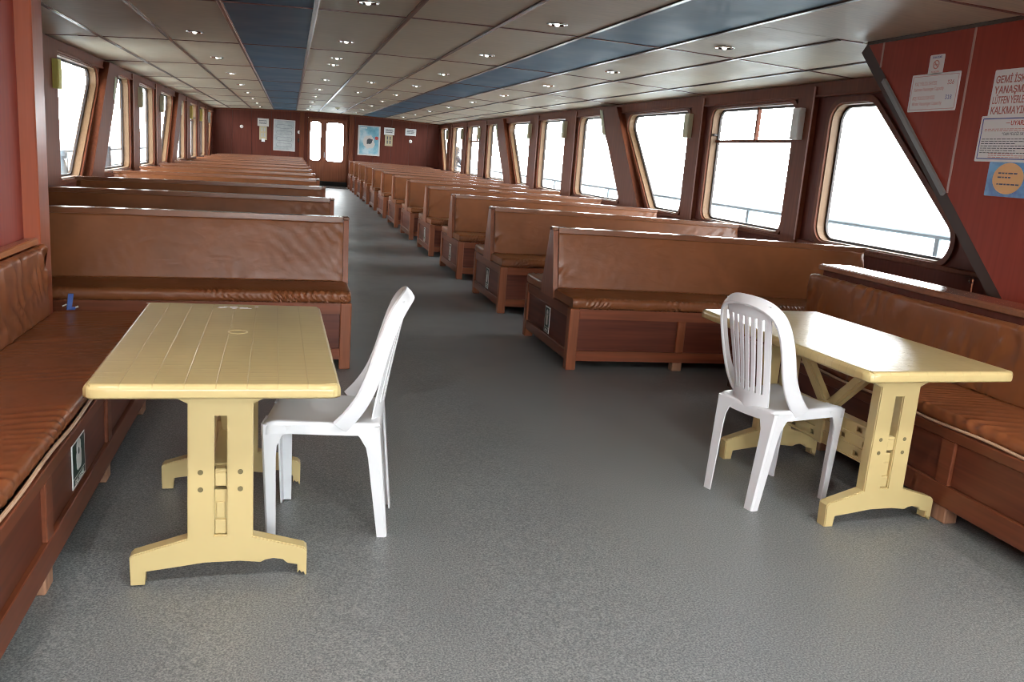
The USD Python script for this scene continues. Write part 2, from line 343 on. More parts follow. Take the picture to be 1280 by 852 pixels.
for side, XW, s, ids in (('right', WR, 1, range(1, 11)), ('left', WL, -1, range(3, 11))):
    dz = 0 if s > 0 else -.04
    shp = {k: affinity.translate(WIN[k], 0, dz).buffer(.028) for k in ids}
    wall = xf('wall_'+side, (0, 0, 0), label=f'{side} wall of reddish wood panels with the row of windows', cat='wall', kind='structure')
    zt, zb = cz(XW)+.05, fz(XW)-.03
    for a, b in zip(SPLIT[:-1], SPLIT[1:]):
        p = sbox(a+.004, zb, b-.004, zt)
        for k in ids: p = p.difference(shp[k])
        part(wall, 'panel', yz(p, XW, XW+s*.10), M['laminate_dark'])
    part(wall, 'backing', cat([bx(XW+s*.1, XW+s*.11, YF, YB, zb, .72), bx(XW+s*.1, XW+s*.11, YF, YB, 2.26, zt)]), M['dark'])
    # header beam and sill rail
    part(wall, 'header', bx(XW-s*.035, XW, 5.2 if s < 0 else 5.6, YB-.01, 2.215+dz, cz(XW)-.002 if s > 0 else cz(XW)-.002, .006), M['column'])
    part(wall, 'header_lip', bx(XW-s*.05, XW, 5.2 if s < 0 else 5.6, YB-.01, 2.198+dz, 2.22+dz, .004), M['column'])
    part(wall, 'sill_rail', bx(XW-s*.03, XW, 5.0 if s < 0 else 4.0, YB-.01, .775+dz, .815+dz, .006), M['column'])
    # columns
    def col(poly, d, m='column'):
        part(wall, 'column', yz(poly, XW-s*d, XW), M[m])
    tops = 2.30 if s > 0 else 2.255
    for a, b in ([(7.71, 7.99), (10.1, 10.42)] if s > 0 else [])+[(15.12, 15.70), (17.6, 18.2), (22.6, 23.38), (25.25, 25.8), (27.7, 28.35)]:
        col(sbox(a, zb+.03, b, tops), .055)
        part(wall, 'seam_strip', bx(XW-s*.060, XW-s*.05, a-.004, a+.012, .8, tops), M['seam'])
    if s < 0: col(sbox(9.9, zb+.03, 10.45, tops), .055)
    for q in ([(11.70, .78), (12.42, .78), (13.72, tops), (12.98, tops)], [(19.28, .78), (19.98, .78), (21.42, tops), (20.52, tops)]):
        p = Polygon(q); col(p, .11)
        col(sbox(q[0][0]+.1, zb+.03, q[1][0], .80), .06)
    for k in ids:
        wn += 1
        w = xf(f'window_{wn}', (0, 0, 0), label=f'{names[k]} along the {side} wall', cat='window', kind='structure')
        P = shp[k]; Q = P.buffer(-.018)
        part(w, 'liner', yz(P.buffer(.001).difference(Q), XW+s*.005, XW+s*.125), M['reveal'], 25)
        part(w, 'frame', yz(P.buffer(.045).difference(P.buffer(-.006)), XW-s*.022, XW+s*.004), M['column'], 25)
        part(w, 'gasket', yz(Q.buffer(.004).difference(Q.buffer(-.022)), XW+s*.088, XW+s*.112), M['rubber'], 25)
        part(w, 'pane', yz(Q.buffer(-.002), XW+s*.097, XW+s*.103), M['glass'])
        if k in (2, 8):
            y0, _, y1, _ = Q.bounds; zz = 1.785+dz
            part(w, 'transom', bx(XW+s*.07, XW+s*.125, y0, y1, zz-.015, zz+.015, .003), M['column'])
            ym = .5*(y0+y1)
            part(w, 'mullion', bx(XW+s*.075, XW+s*.12, ym-.014, ym+.014, zz, Q.bounds[3], .003), M['column'])
            part(w, 'latch', cat([bx(XW+s*.02, XW+s*.075, y1-.03, y1, zz+.06, zz+.09, .004), bx(XW+s*.01, XW+s*.03, y1-.06, y1-.01, zz+.065, zz+.085, .003)]), M['rubber'])
# exterior continuation of the shell: roof edge and hull sides are covered by the outer decks below

# ------------------------------------------------------------------ far wall with door
wall = xf('wall_back', (0, 0, 0), label='far end wall of dark red wood panels', cat='wall', kind='structure')
DX0, DX1, DZ = .56, 1.90, 2.24
xe = [WL-.1, -1.86, -1.24, -.62, 0.0, .30, DX0]
for a, b in zip(xe[:-1], xe[1:]): part(wall, 'panel', bx(a+.004, b-.004, YB, YB+.05, -.1, 2.5), M['laminate_dark'])
xe = [DX1, 2.12, 2.74, 3.36, 3.98, 4.60, WR+.1]
for a, b in zip(xe[:-1], xe[1:]): part(wall, 'panel', bx(a+.004, b-.004, YB, YB+.05, -.1, 2.5), M['laminate_dark'])
part(wall, 'panel', bx(DX0, DX1, YB, YB+.05, DZ, 2.5), M['laminate_dark'])
part(wall, 'backing', cat([bx(WL-.1, DX0, YB+.05, YB+.06, -.15, 2.5), bx(DX1, WR+.1, YB+.05, YB+.06, -.15, 2.5)]), M['dark'])
t1 = xf('trim_3', label='thin dark cornice along the top of the far wall', cat='trim', kind='structure')
part(t1, 'cornice', cat([hull([(x, y, cz(x)-d) for x in (a, b) for y in (YB-.03, YB) for d in (0, .05)]) for a, b in zip(np.linspace(WL, WR, 13)[:-1], np.linspace(WL, WR, 13)[1:])]), M['column'])
t1 = xf('trim_1', label='dark wooden column on the far wall left of the door', cat='trim', kind='structure'); part(t1, 'column', bx(DX0-.27, DX0-.12, YB-.05, YB, -.05, cz(0)-.01, .006), M['column'])
t1 = xf('trim_2', label='dark wooden column on the far wall right of the door', cat='trim', kind='structure'); part(t1, 'column', bx(DX1+.02, DX1+.17, YB-.06, YB, -.05, cz(2)-.01, .006), M['column'])
door = xf('door_1', (0, 0, 0), label='double wooden door with bright rounded windows at the end of the aisle', cat='door', kind='structure')
part(door, 'frame', cat([bx(DX0, DX0+.05, YB-.03, YB+.06, -.02, DZ, .005), bx(DX1-.05, DX1, YB-.03, YB+.06, -.02, DZ, .005), bx(DX0, DX1, YB-.03, YB+.06, DZ-.05, DZ, .005)]), M['column'])
def leaf(x0, x1, w0, w1):
    P = rounded(sbox(w0, .82, w1, 2.12), .12)
    p = sbox(x0, .03, x1, DZ-.055).difference(P)
    lf = part(door, 'leaf', xz(p, YB, YB+.045), M['bench_z'])
    part(lf, 'window_frame', xz(P.buffer(.03).difference(P.buffer(-.008)), YB-.014, YB+.01), M['column'], 25)
    part(lf, 'pane', xz(P.buffer(-.002), YB+.02, YB+.026), M['glass'])
    return lf
leaf(DX0+.055, 1.085, .63, 1.0); l2 = leaf(1.09, DX1-.055, 1.16, 1.75)
part(l2, 'handle', cat([cyl((1.115, YB-.06, .95), (1.115, YB-.06, 1.12), .01), cyl((1.115, YB-.06, .97), (1.115, YB, .97), .008), cyl((1.115, YB-.06, 1.1), (1.115, YB, 1.1), .008)]), M['metal'], 30)
part(door, 'stop', cat([bx(DX0+.03, DX0+.085, YB+.046, YB+.06, 0, DZ), bx(DX1-.085, DX1-.03, YB+.046, YB+.06, 0, DZ), bx(1.06, 1.12, YB+.046, YB+.06, 0, DZ), bx(DX0, DX1, YB+.046, YB+.06, DZ-.09, DZ-.03), bx(DX0, DX1, YB+.046, YB+.06, 0, .06)]), M['column'])
part(door, 'sill', bx(DX0, DX1, YB-.09, YB+.05, -.02, .16, .01), M['dark'])
mt = xf('doormat', (1.24, 29.4, fz(1.24)), label='dark rubber doormat in front of the far door', cat='doormat')
part(mt, 'mat', bx(-.62, .62, -.55, .72, 0, .012, .004), M['dark'])
part(mt, 'rib', cat([bx(-.58, .58, -.5+.1*i, -.46+.1*i, .012, .016) for i in range(12)]), M['rubber'])

# ------------------------------------------------------------------ unseen end wall behind the camera: two glazed openings standing in for its flash
wall = xf('unseen_wall_front', (0, 0, 0), label='unseen end wall behind the camera with wide glazed openings standing in for a camera flash', cat='wall', kind='structure')
OP = [rounded(sbox(-1.15, .7, 1.25, 2.32), .08), rounded(sbox(1.40, .7, 3.88, 2.32), .08)]
p = sbox(WL-.1, -.1, WR+.1, 2.5)
for o in OP: p = p.difference(o)
part(wall, 'panel', xz(p, YF-.05, YF), M['laminate_dark'])
for o in OP:
    wn += 1
    w = xf(f'window_{wn}', (0, 0, 0), label='unseen wide window in the end wall behind the camera standing in for flash light, '+('left' if o is OP[0] else 'right'), cat='window', kind='structure')
    part(w, 'frame', xz(o.buffer(.04).difference(o.buffer(-.01)), YF-.06, YF+.02), M['column'], 25)
    part(w, 'pane', xz(o.buffer(-.004), YF-.03, YF-.024), M['glass'])

# ------------------------------------------------------------------ stairwell bulkheads
ZT = cz(BULK)-.002
def edge_y(z): return 3.97+(z-.81)*(5.585-3.97)/(2.382-.81)
bulk = xf('wall_right_stairwell', (0, 0, 0), label='red laminate stairwell bulkhead with a sloping far edge on the right', cat='wall', kind='structure')
seams = [-3.6, -.48, .36, 1.2, 2.04, 2.88, 3.72, 4.56, 5.40, 6.0]
prof = Polygon([(YF, fz(BULK)), (edge_y(0.0), fz(BULK)), (edge_y(ZT), ZT), (YF, ZT)])
part(bulk, 'core', yz(prof.buffer(-.004), BULK+.016, WR), M['laminate_dark'])
for a, b in zip(seams[:-1], seams[1:]):
    p = prof.intersection(sbox(a+.004, -1, b-.004, 3))
    if p.area > 1e-4: part(bulk, 'panel', yz(p, BULK, BULK+.014), M['laminate'])
for y in seams[1:-1]:
    z0 = max(0, .81+(y-3.97)*(2.382-.81)/(5.585-3.97))
    part(bulk, 'seam_strip', bx(BULK-.004, BULK+.014, y-.008, y+.008, z0, ZT), M['seam'])
part(bulk, 'cornice', bx(BULK-.012, BULK+.01, YF, 5.57, ZT-.022, ZT), M['batten'])
# dark trim and metal bar along the sloping edge
d = np.array([5.585-3.97, 2.382-.81]); d /= np.linalg.norm(d); n = np.array([d[1], -d[0]])
def along(t, w): return np.array([5.585, 2.382])-d*t+n*w
tr = Polygon([along(-.0, 0), along(-.0, .085), along(2.9, .085), along(2.9, 0)])
tr = tr.intersection(sbox(0, -1, 9, ZT))
part(bulk, 'edge_trim', yz(tr, BULK+.002, BULK+.08), M['edge_dark'])
tr2 = Polygon([along(.37, .004), along(.37, .036), along(1.42, .036), along(1.42, .004)])
part(bulk, 'metal_bar', yz(tr2, BULK-.02, BULK+.004), M['bar'])
XLB = -1.27
bl = xf('wall_left_stairwell', (0, 0, 0), label='red laminate stairwell bulkhead at the left edge', cat='wall', kind='structure')
for a, b in zip(seams[:6], seams[1:7]):
    part(bl, 'panel', bx(XLB-.014, XLB, a+.003, min(b, 4.70)-.003, -.05, cz(XLB)-.002), M['laminate'])
part(bl, 'panel', bx(XLB-.014, XLB, 3.723, 4.70, -.05, cz(XLB)-.002), M['laminate'])
part(bl, 'core', bx(WL, XLB-.016, YF, 4.86, -.07, cz(WL)-.004), M['laminate_dark'])
tp = cz(-1.24)-.003
part(bl, 'corner_post', bx(XLB-.01, XLB+.075, 4.70, 4.885, .0, tp, .006), M['post_orange'])

# ------------------------------------------------------------------ notices on the right bulkhead
def on_right(m, y, z, lift=.0): return tomap(m, (0, -1, 0), (0, 0, 1), (-1, 0, 0), (BULK-lift, y, z))
def sheet(name, y0, y1, z0, z1, m, label, ctg, t=.003, lift=0.0, r=.008, skew=0.0):
    o = xf(name, (BULK-lift, .5*(y0+y1), z0), label=label, cat=ctg)
    w, h = abs(y0-y1), z1-z0
    part(o, 'board', tomap(extr(rounded(sbox(-w/2, 0, w/2, h), r, 4), t), (0, -1, 0), (0, 0, 1), (-1, 0, 0)), m)
    def put(nm, mesh, mm, u, v, ex=0.0, lab=None):
        return part(o, nm, tomap(mesh, (0, -1, 0), (0, 0, 1), (-1, 0, 0), (-t-ex, w/2-u, v)), mm, label=lab)
    return o, w, h, put
def border(w, h, ins, th, r=.006):
    a = rounded(sbox(ins, ins, w-ins, h-ins), r, 4); return extr(a.difference(a.buffer(-th)), .0006)
def lines(rows, u0, hgt):
    """Rows of small print too blurred to read: short word-like bars."""
    ms = []
    for v, ln, seed in rows:
        g = random.Random(seed); u = u0
        while u < u0+ln:
            wd = min(g.uniform(.012, .035), u0+ln-u)
            if wd > .004: ms.append(trimesh.creation.box(bounds=[[u, v, 0], [u+wd, v+hgt, .0006]]))
            u += wd+.006
    return cat(ms)
o, w, h, put = sheet('passenger_capacity_sign', 5.051, 4.619, 1.887, 2.122, M['paper'], 'white passenger capacity sign with red and blue print on the bulkhead', 'sign')
put('border', border(w, h, .012, .003), M['ink_pale_red'], 0, 0)
put('lettering', fit_text('YAZ YOLCU SAYISI', .022, .20), M['ink_pale_red'], .035, .165)
put('lettering', fit_text('Summer Passenger Capacity', .020, .27), M['ink_pale_red'], .035, .130)
put('lettering', fit_text('KIŞ YOLCU SAYISI', .022, .20), M['ink_pale_red'], .035, .075)
put('lettering', fit_text('Winter Passenger Capacity', .020, .27), M['ink_pale_red'], .035, .040)
put('number', fit_text('336', .026, .055), M['ink_red'], .33, .160)
put('number', fit_text('318', .026, .055), M['ink_blue'], .33, .070)
o, w, h, put = sheet('no_smoking_sign', 4.914, 4.784, 2.115, 2.237, M['paper'], 'small white no smoking sign above the passenger capacity sign', 'sign')
ring = Point(w/2, h*.50).buffer(.028).difference(Point(w/2, h*.50).buffer(.021))
bar = affinity.rotate(sbox(w/2-.025, h*.5-.004, w/2+.025, h*.5+.004), -45)
put('symbol', cat([extr(ring.union(bar), .0006), trimesh.creation.box(bounds=[[w/2-.016, h*.5-.004, 0], [w/2+.014, h*.5+.003, .0004]])]), M['ink_pale_red'], 0, 0)
put('lettering', fit_text('SİGARA İÇİLMEZ', .012, .085), M['ink_blue'], .022, h*.82)
put('lettering', fit_text('NO SMOKING', .010, .07), M['ink_pale_red'], .03, h*.10)
o, w, h, put = sheet('docking_notice', 4.345, 3.925, 1.835, 2.103, M['paper'], 'white notice in large red capitals at the right edge', 'notice')
for i, (t, wd) in enumerate((('GEMİ İSKELEYE', .345), ('YANAŞMADAN', .345), ('LÜTFEN YERLERİNİZDEN', .385), ('KALKMAYINIZ', .31))):
    put('lettering', fit_text(t, .040, wd, bold=True), M['ink_docking'], .018, h-.075-.058*i)
o, w, h, put = sheet('warning_notice', 4.381, 3.83, 1.582, 1.844, M['paper'], 'white warning notice with a dark blue border below the red capitals', 'notice', t=.004, lift=.0035)
put('border', border(w, h, .014, .006), M['ink_blue'], 0, 0)
put('lettering', fit_text('UYARI', .024, .10, bold=True), M['ink_red'], w/2-.05, h-.055)
put('rule', cat([trimesh.creation.box(bounds=[[w/2-.085, h-.045, 0], [w/2-.056, h-.042, .0006]]), trimesh.creation.box(bounds=[[w/2+.056, h-.045, 0], [w/2+.085, h-.042, .0006]])]), M['ink_red'], 0, 0)
put('lettering', fit_text('"CAN YELEĞİ SAYISI"', .016, .20), M['ink_dark'], w/2-.10, h-.112)
put('small_print', lines([(h-.078, .46, 3), (h-.088, .40, 4)], .04, .004), M['ink_pale_red'], 0, 0)
put('small_print', lines([(h-.135-.013*i, .46-.10*(i % 3), 10+i) for i in range(7)], .03, .004), M['ink_dark'], 0, 0)
put('small_print', lines([(.045, .18, 31), (.034, .30, 32), (.024, .34, 33)], .10, .004), M['ink_pale_red'], 0, 0)
o, w, h, put = sheet('round_orange_poster', 4.262, 3.955, 1.387, 1.582, M['poster_blue'], 'small blue poster with an orange disc below the warning notice', 'poster')
put('disc', extr(affinity.scale(Point(w/2, h*.53).buffer(.088, quad_segs=24), 1.25, 1), .0008), M['poster_orange'], 0, 0)
put('small_print', lines([(h*.66, .14, 41), (h*.54, .10, 42), (h*.34, .16, 43)], .08, .008), M['ink_dark'], 0, 0, .001)

# ------------------------------------------------------------------ benches
def cushion(L, prof, amp, seed, ang=.5, step=.0085, ends=.03, per=.05, endw=0.0, kz=.2, ka=.2):
    """prof: closed profile (a, b, wrinkle weight) swept along length L; pleats slant with height; ends pull in by ka, kz."""
    n = max(8, int(L/step)); t = np.linspace(0, L, n)
    P = np.array([(a, b) for a, b, _ in prof]); Wt = np.array([w for _, _, w in prof]); c = P.mean(0)
    q0 = np.roll(P, 1, 0); q1 = np.roll(P, -1, 0); tg = q1-q0; nrm = np.stack([tg[:, 1], -tg[:, 0]], -1); nrm /= np.linalg.norm(nrm, axis=1, keepdims=True)+1e-9
    T = np.repeat(t[:, None], len(P), 1); A = np.broadcast_to(P[:, 0], T.shape); Bv = np.broadcast_to(P[:, 1], T.shape)
    S = np.full(T.shape, float(seed))
    wob = meshkit.fbm(np.stack([T*3.1, Bv*6, S], -1), 3, seed)
    ph = T/per+(Bv+.6*A)/per*ang+3.2*wob
    gate = np.clip(meshkit.fbm(np.stack([T*5.3, Bv*9+7, S], -1), 3, seed+3)*2.4-.75, 0, 1)
    ridge = 1-2*np.abs(np.sin(np.pi*ph))**.8
    e = np.minimum(T, L-T)
    D = amp*Wt*(.55*ridge*gate*(1+endw*np.exp(-e/.22))+1.0*(meshkit.fbm(np.stack([T*6, A*8, Bv*8+seed], -1), 3, seed)-.5))
    k = (1-np.minimum(1, e/ends))**2
    Q = np.stack([c[0]+(A-c[0])*(1-ka*k)+nrm[:, 0]*D, c[1]+(Bv-c[1])*(1-kz*k)+nrm[:, 1]*D], -1)
    m = len(P); v = np.concatenate([T[..., None], Q], -1).reshape(-1, 3)
    i, j = np.meshgrid(np.arange(n-1), np.arange(m), indexing='ij'); p0 = i*m+j; p1 = i*m+(j+1) % m
    f = np.vstack([np.stack([p0, p1, p1+m], -1).reshape(-1, 3), np.stack([p0, p1+m, p0+m], -1).reshape(-1, 3)])
    c0, c1 = len(v), len(v)+1; v = np.vstack([v, v[:m].mean(0), v[-m:].mean(0)]); jj = np.arange(m)
    f = np.vstack([f, np.stack([np.full(m, c0), (jj+1) % m, jj], -1), np.stack([np.full(m, c1), (n-1)*m+jj, (n-1)*m+(jj+1) % m], -1)])
    me = trimesh.Trimesh(v, f, process=False)
    if me.volume < 0: me.invert()
    return me
def rrect(a0, a1, b0, b1, r, w_of, n=4, sub=6):
    pts = []
    for cx, cy, s in ((a1-r, b0+r, -90), (a1-r, b1-r, 0), (a0+r, b1-r, 90), (a0+r, b0+r, 180)):
        for i in range(n+1):
            th = math.radians(s+90*i/n); pts.append((cx+r*math.cos(th), cy+r*math.sin(th)))
    out = []
    for (p, q) in zip(pts, pts[1:]+pts[:1]):
        m = max(1, int(math.dist(p, q)/.03))
        for i in range(m): out.append((p[0]+(q[0]-p[0])*i/m, p[1]+(q[1]-p[1])*i/m))
    return [(a, b, w_of(a, b)) for a, b in out]

def lifejacket(o, place, w, h):
    """Green safety sign: white border, white life-jacket figure, line of print."""
    sg = part(o, 'safety_sign', place(extr(sbox(0, 0, w, h), .003)), M['sign_white'], label='small dark green life jacket sign with white border')
    part(sg, 'ground', place(tomap(extr(sbox(.008, h*.22, w-.008, h-.008), .0006), (1, 0, 0), (0, 1, 0), (0, 0, 1), (0, 0, .003))), M['sign_green'])
    part(sg, 'ground', place(tomap(extr(sbox(.008, .008, w-.008, h*.19), .0006), (1, 0, 0), (0, 1, 0), (0, 0, 1), (0, 0, .003))), M['sign_green'])
    body = Point(w/2, h*.79).buffer(w*.17).union(rounded(sbox(w*.31, h*.30, w*.69, h*.74), w*.1)).difference(Point(w/2, h*.70).buffer(w*.07))
    part(sg, 'symbol', place(tomap(extr(body, .0006), (1, 0, 0), (0, 1, 0), (0, 0, 1), (0, 0, .0036))), M['sign_white'])
    t = fit_text('CAN YELEĞİ', h*.09, w*.7)
    part(sg, 'lettering', place(tomap(t, (1, 0, 0), (0, 1, 0), (0, 0, 1), (w*.15, h*.06, .0036))), M['sign_white'])

def frame_panel(o, a0, a1, z0, z1, stiles, put, rail_mat, stile_mat, panel_mat, sw=.06, top=.07, bot=.07):
    """Framed panelling in the (a, z) plane; put(a0, a1, z0, z1, d0, d1) gives the mesh with depth d measured inwards from the face."""
    part(o, 'top_rail', put(a0, a1, z1-top, z1, 0, .03), rail_mat)
    part(o, 'bottom_rail', put(a0, a1, z0, z0+bot, 0, .03), rail_mat)
    for s in stiles: part(o, 'stile', put(s-sw/2, s+sw/2, z0+bot, z1-top, .002, .03), stile_mat)
    ed = [a0]+[q for s in stiles for q in (s-sw/2, s+sw/2)]+[a1]
    for a, b in zip(ed[::2], ed[1::2]):
        if b-a > .02: part(o, 'front_panel', put(a, b, z0+bot, z1-top, .016, .03), panel_mat)

def double_bench(name, xe, xw, y, label, group, sign, seed):
    """Back-to-back bench from the aisle end xe to the wall end xw. Local origin at the aisle end on the deck."""
    s = 1 if xw > xe else -1; L = abs(xw-xe); z0 = fz(xe)
    o = xf(name, (xe, y, z0), label=label, cat='bench', group=group)
    B = lambda m: bend(m, xe, z0)
    X = lambda a: s*a                                             # a: distance from the aisle end
    def Px(a0, a1, y0, y1, za, zb, r=.005):
        n = max(1, int((a1-a0)/.5)); e = np.linspace(a0, a1, n+1)
        return B(bx(X(a0), X(a1), y0, y1, za, zb, r)) if n == 1 else B(cat([bx(X(p), X(q), y0, y1, za, zb) for p, q in zip(e[:-1], e[1:])]))
    HD = .58
    st = [.84*i for i in range(1, int(L/.84)+1)]
    for f in (-1, 1):
        part(o, 'corner_post', Px(0, .07, f*HD, f*(HD-.07), .0, .43), M['bench_z'])
        pf = lambda a0, a1, za, zb, d0, d1, f=f: Px(a0, a1, f*(HD-.004-d0), f*(HD-.004-d1), za, zb, .003)
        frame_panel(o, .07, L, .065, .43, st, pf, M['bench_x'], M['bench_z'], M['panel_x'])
        for a in st+[L-.04]: part(o, 'leg', Px(a-.04, a+.035, f*(HD-.01), f*(HD-.075), 0, .066), M['leg_worn'])
        # seat cushion
        pr = rrect(.155, HD+.022, .43, .507, .030, lambda a, b: 1.0 if a > HD-.05 else .3)
        cu = cushion(L-.02, pr, .013, seed+(f > 0), ang=1.1, per=.036, kz=.25, ka=.03)
        cu = tomap(cu, (s, 0, 0), (0, f, 0), (0, 0, 1), (X(.008), 0, 0))
        part(o, 'seat_cushion', B(cu), M['leather_seat'], 50)
        # backrest cushion, leaning; leather stops short of the end post
        pr = [(a, b, w) for a, b, w in rrect(-.03, .030, .0, .405, .014, lambda a, b: .8 if a > .01 else .1)]
        cu = cushion(L-.055, pr, .0035, seed+7+(f > 0), ang=2.2, step=.02, ends=.03, per=.11, endw=5.5, kz=0, ka=.25)
        lean = math.atan2(.155-.045, .44); ca, sa = math.cos(lean), math.sin(lean)
        cu = tomap(cu, (s, 0, 0), (0, f*ca, f*sa), (0, -f*sa*f if False else -sa*f*0-0, 1), (0, 0, 0)) if False else cu
        v = np.array(cu.vertices); a, b = v[:, 1].copy(), v[:, 2].copy()
        v[:, 0] = s*(v[:, 0]+.038); v[:, 1] = f*(.135+a*ca-b*sa); v[:, 2] = .495+a*sa+b*ca
        cu.vertices = v; cu.invert() if cu.volume < 0 else None
        part(o, 'backrest_cushion', B(cu), M['leather'], 50)
    # aisle end: framed panel
    pe = lambda a0, a1, za, zb, d0, d1: B(bx(X(.003+d0), X(.003+d1), a0, a1, za, zb, .003))
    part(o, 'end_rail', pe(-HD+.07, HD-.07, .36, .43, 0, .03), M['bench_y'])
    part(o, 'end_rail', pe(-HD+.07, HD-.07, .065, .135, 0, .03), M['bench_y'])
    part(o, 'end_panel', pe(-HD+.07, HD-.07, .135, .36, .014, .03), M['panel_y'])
    if sign:
        w_, h_ = .12, .195
        pl = (lambda m: B(tomap(m, (0, -1, 0), (0, 0, 1), (-1, 0, 0), (.016, -.02+w_/2, .145)))) if s > 0 else (lambda m: B(tomap(m, (0, 1, 0), (0, 0, 1), (1, 0, 0), (-.016, -.02-w_/2, .145))))
        lifejacket(o, pl, w_, h_)
    # end post: A-shaped board carrying the backrest, and the top rail
    A = Polygon([(-.165, .425), (.165, .425), (.042, .905), (-.042, .905)])
    part(o, 'end_post', B(yz(A, X(.0), X(.035))), M['bench_z'])
    part(o, 'end_cap', B(bx(X(-.004), X(.042), -.047, .047, .905, .93, .008)), M['bench_rail'])
    C = Polygon([(-.125, .41), (.125, .41), (.034, .90), (-.034, .90)])
    part(o, 'back_core', B(cat([yz(C, X(p), X(q)) for p, q in zip(np.linspace(.035, L-.02, 6)[:-1], np.linspace(.035, L-.02, 6)[1:])])), M['bench_x'])
    part(o, 'top_rail', Px(.042, L, -.046, .046, .892, .928), M['bench_rail'])
    return o

XR_, XL_, YR0, YL0, PB = 1.8598, .3955, 6.0087, 5.9794, 2.0517
bench_rows = ['nearest', 'second', 'third', 'fourth', 'fifth', 'sixth', 'seventh', 'eighth', 'ninth', 'tenth', 'eleventh', 'farthest free-standing']
for side, xe, xw, y0, off in (('right', XR_, 4.49, YR0, -.03), ('left', XL_, -2.2, YL0, .03)):
    g = f'double benches on the {side} of the aisle'
    protos = {}
    for k in range(12):
        lab = f'{bench_rows[k]} brown double bench in the row {side} of the aisle'
        if side == 'right' and k == 0: lab = 'nearest brown double bench right of the aisle, behind the glossy table'
        if side == 'left' and k == 0: lab = 'nearest brown double bench left of the aisle, behind the yellow table'
        y = y0+off*0+k*PB+(-.02 if side == 'right' else .0)
        sg = side == 'right' and k < 4
        key = sg
        loc = (xe, y, fz(xe))
        if key not in protos: protos[key] = double_bench('double_bench', xe, xw, y, lab, g, sg, 11 if side == 'right' else 23)
        else: copy(protos[key], loc, label=lab, group=g)

# single benches against the far wall
def wall_bench(x0, x1, label):
    y = 29.62; z0 = fz(.5*(x0+x1)); o = xf('wall_bench', (.5*(x0+x1), y, z0), label=label, cat='bench', group='benches against the far wall')
    w = .5*(x1-x0); B = lambda m: bend(m, .5*(x0+x1), z0)
    part(o, 'base', B(bx(-w, w, .02, .55, .065, .405, .005)), M['bench_x'])
    for a in (-w+.1, 0, w-.1): part(o, 'leg', B(bx(a-.035, a+.035, .04, .11, 0, .066)), M['leg_worn'])
    c = tomap(cushion(2*w, rrect(.0, .46, .405, .475, .026, lambda a, b: .6), .006, 5, step=.04), (1, 0, 0), (0, -1, 0), (0, 0, 1), (-w, .46, 0))
    part(o, 'seat_cushion', B(c), M['leather_seat'], 50)
    c = tomap(cushion(2*w, rrect(0, .07, .48, .88, .02, lambda a, b: .5), .005, 6, step=.04), (1, 0, 0), (0, 1, 0), (0, 0, 1), (-w, .46, 0))
    part(o, 'backrest_cushion', B(c), M['leather'], 50)
    part(o, 'top_rail', B(bx(-w, w, .46, .62, .88, .91, .005)), M['bench_rail'])
wall_bench(-2.3, .27, 'bench against the far wall left of the door'); wall_bench(2.15, 4.85, 'bench against the far wall right of the door')

# side benches along the stairwells (run along y)
def side_bench(side, xf_, y1, legs, label):
    s = 1 if side == 'left' else -1                       # s: direction the seat faces (+x on the left)
    z0 = fz(xf_); y0 = -1.2
    o = xf('side_bench', (xf_, y1, z0), label=label, cat='bench')
    B = lambda m: bend(m, xf_, z0)
    # depth d is measured from the front face to the back
    def box_(d0, d1, ya, yb, za, zb, r=.005): return B(bx(-s*d0, -s*d1, ya-y1, yb-y1, za, zb, r))
    pf = lambda a0, a1, za, zb, d0, d1: B(bx(-s*d0, -s*d1, a0, a1, za, zb, .003))
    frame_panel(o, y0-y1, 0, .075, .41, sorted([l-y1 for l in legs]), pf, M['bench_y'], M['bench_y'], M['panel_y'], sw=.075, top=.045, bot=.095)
    for l in legs: part(o, 'leg', box_(.012, .08, l-.045, l+.045, 0, .077), M['leg_worn'])
    part(o, 'end_panel', box_(.0, .54, y1-.025, y1-.001, .075, .41), M['panel_x'])
    part(o, 'back_base', box_(.44, .50, y0, y1-.03, .02, .40), M['dark'])
    pr = rrect(.02, .50, .41, .475, .028, lambda a, b: 1.0 if a < .10 else .45)
    cu = cushion(y1-y0-.01, pr, .008, 31 if s > 0 else 37, ang=.35, step=.010, per=.06, kz=.2, ka=.02)
    v = np.array(cu.vertices); v = np.stack([-s*v[:, 1], v[:, 0]-(y1-y0)+.004, v[:, 2]], -1); cu.vertices = v; cu.invert() if cu.volume < 0 else None
    part(o, 'seat_cushion', B(cu), M['leather_side'], 50)
    pts = np.stack([np.full(160, -s*.012), np.linspace(y0-y1+.01, -.012, 160), .420+.004*np.sin(np.linspace(0, 60, 160))], -1)
    part(o, 'piping', B(tube(pts, .0065, 6)), M['piping'], 40, label='pale worn piping')
    yb = y1-.14 if s > 0 else y1
    pr = rrect(.0, .058, .462, .832, .026, lambda a, b: .9 if a < .03 else .3)
    cu = cushion(yb-y0, pr, .012, 41 if s > 0 else 43, ang=.55, step=.012, ends=.03, per=.11, endw=2.0, kz=.03, ka=.2)
    v = np.array(cu.vertices); d = .475+v[:, 1]-.02*(v[:, 2]-.462)/.38*0; v = np.stack([-s*d, v[:, 0]-(y1-y0)+(0), v[:, 2]], -1); cu.vertices = v; cu.invert() if cu.volume < 0 else None
    part(o, 'backrest_cushion', B(cu), M['leather_side'] if s > 0 else M['leather'], 50)
    return o, B
sl, Bl = side_bench('left', -.69, 4.85, [-.06, .86, 1.78, 2.70, 3.62, 4.54], 'brown side bench along the left stairwell beside the yellow table')
lifejacket(sl, lambda m: Bl(tomap(m, (0, 1, 0), (0, 0, 1), (1, 0, 0), (-.014, 3.03-4.85, .190))), .185, .163)
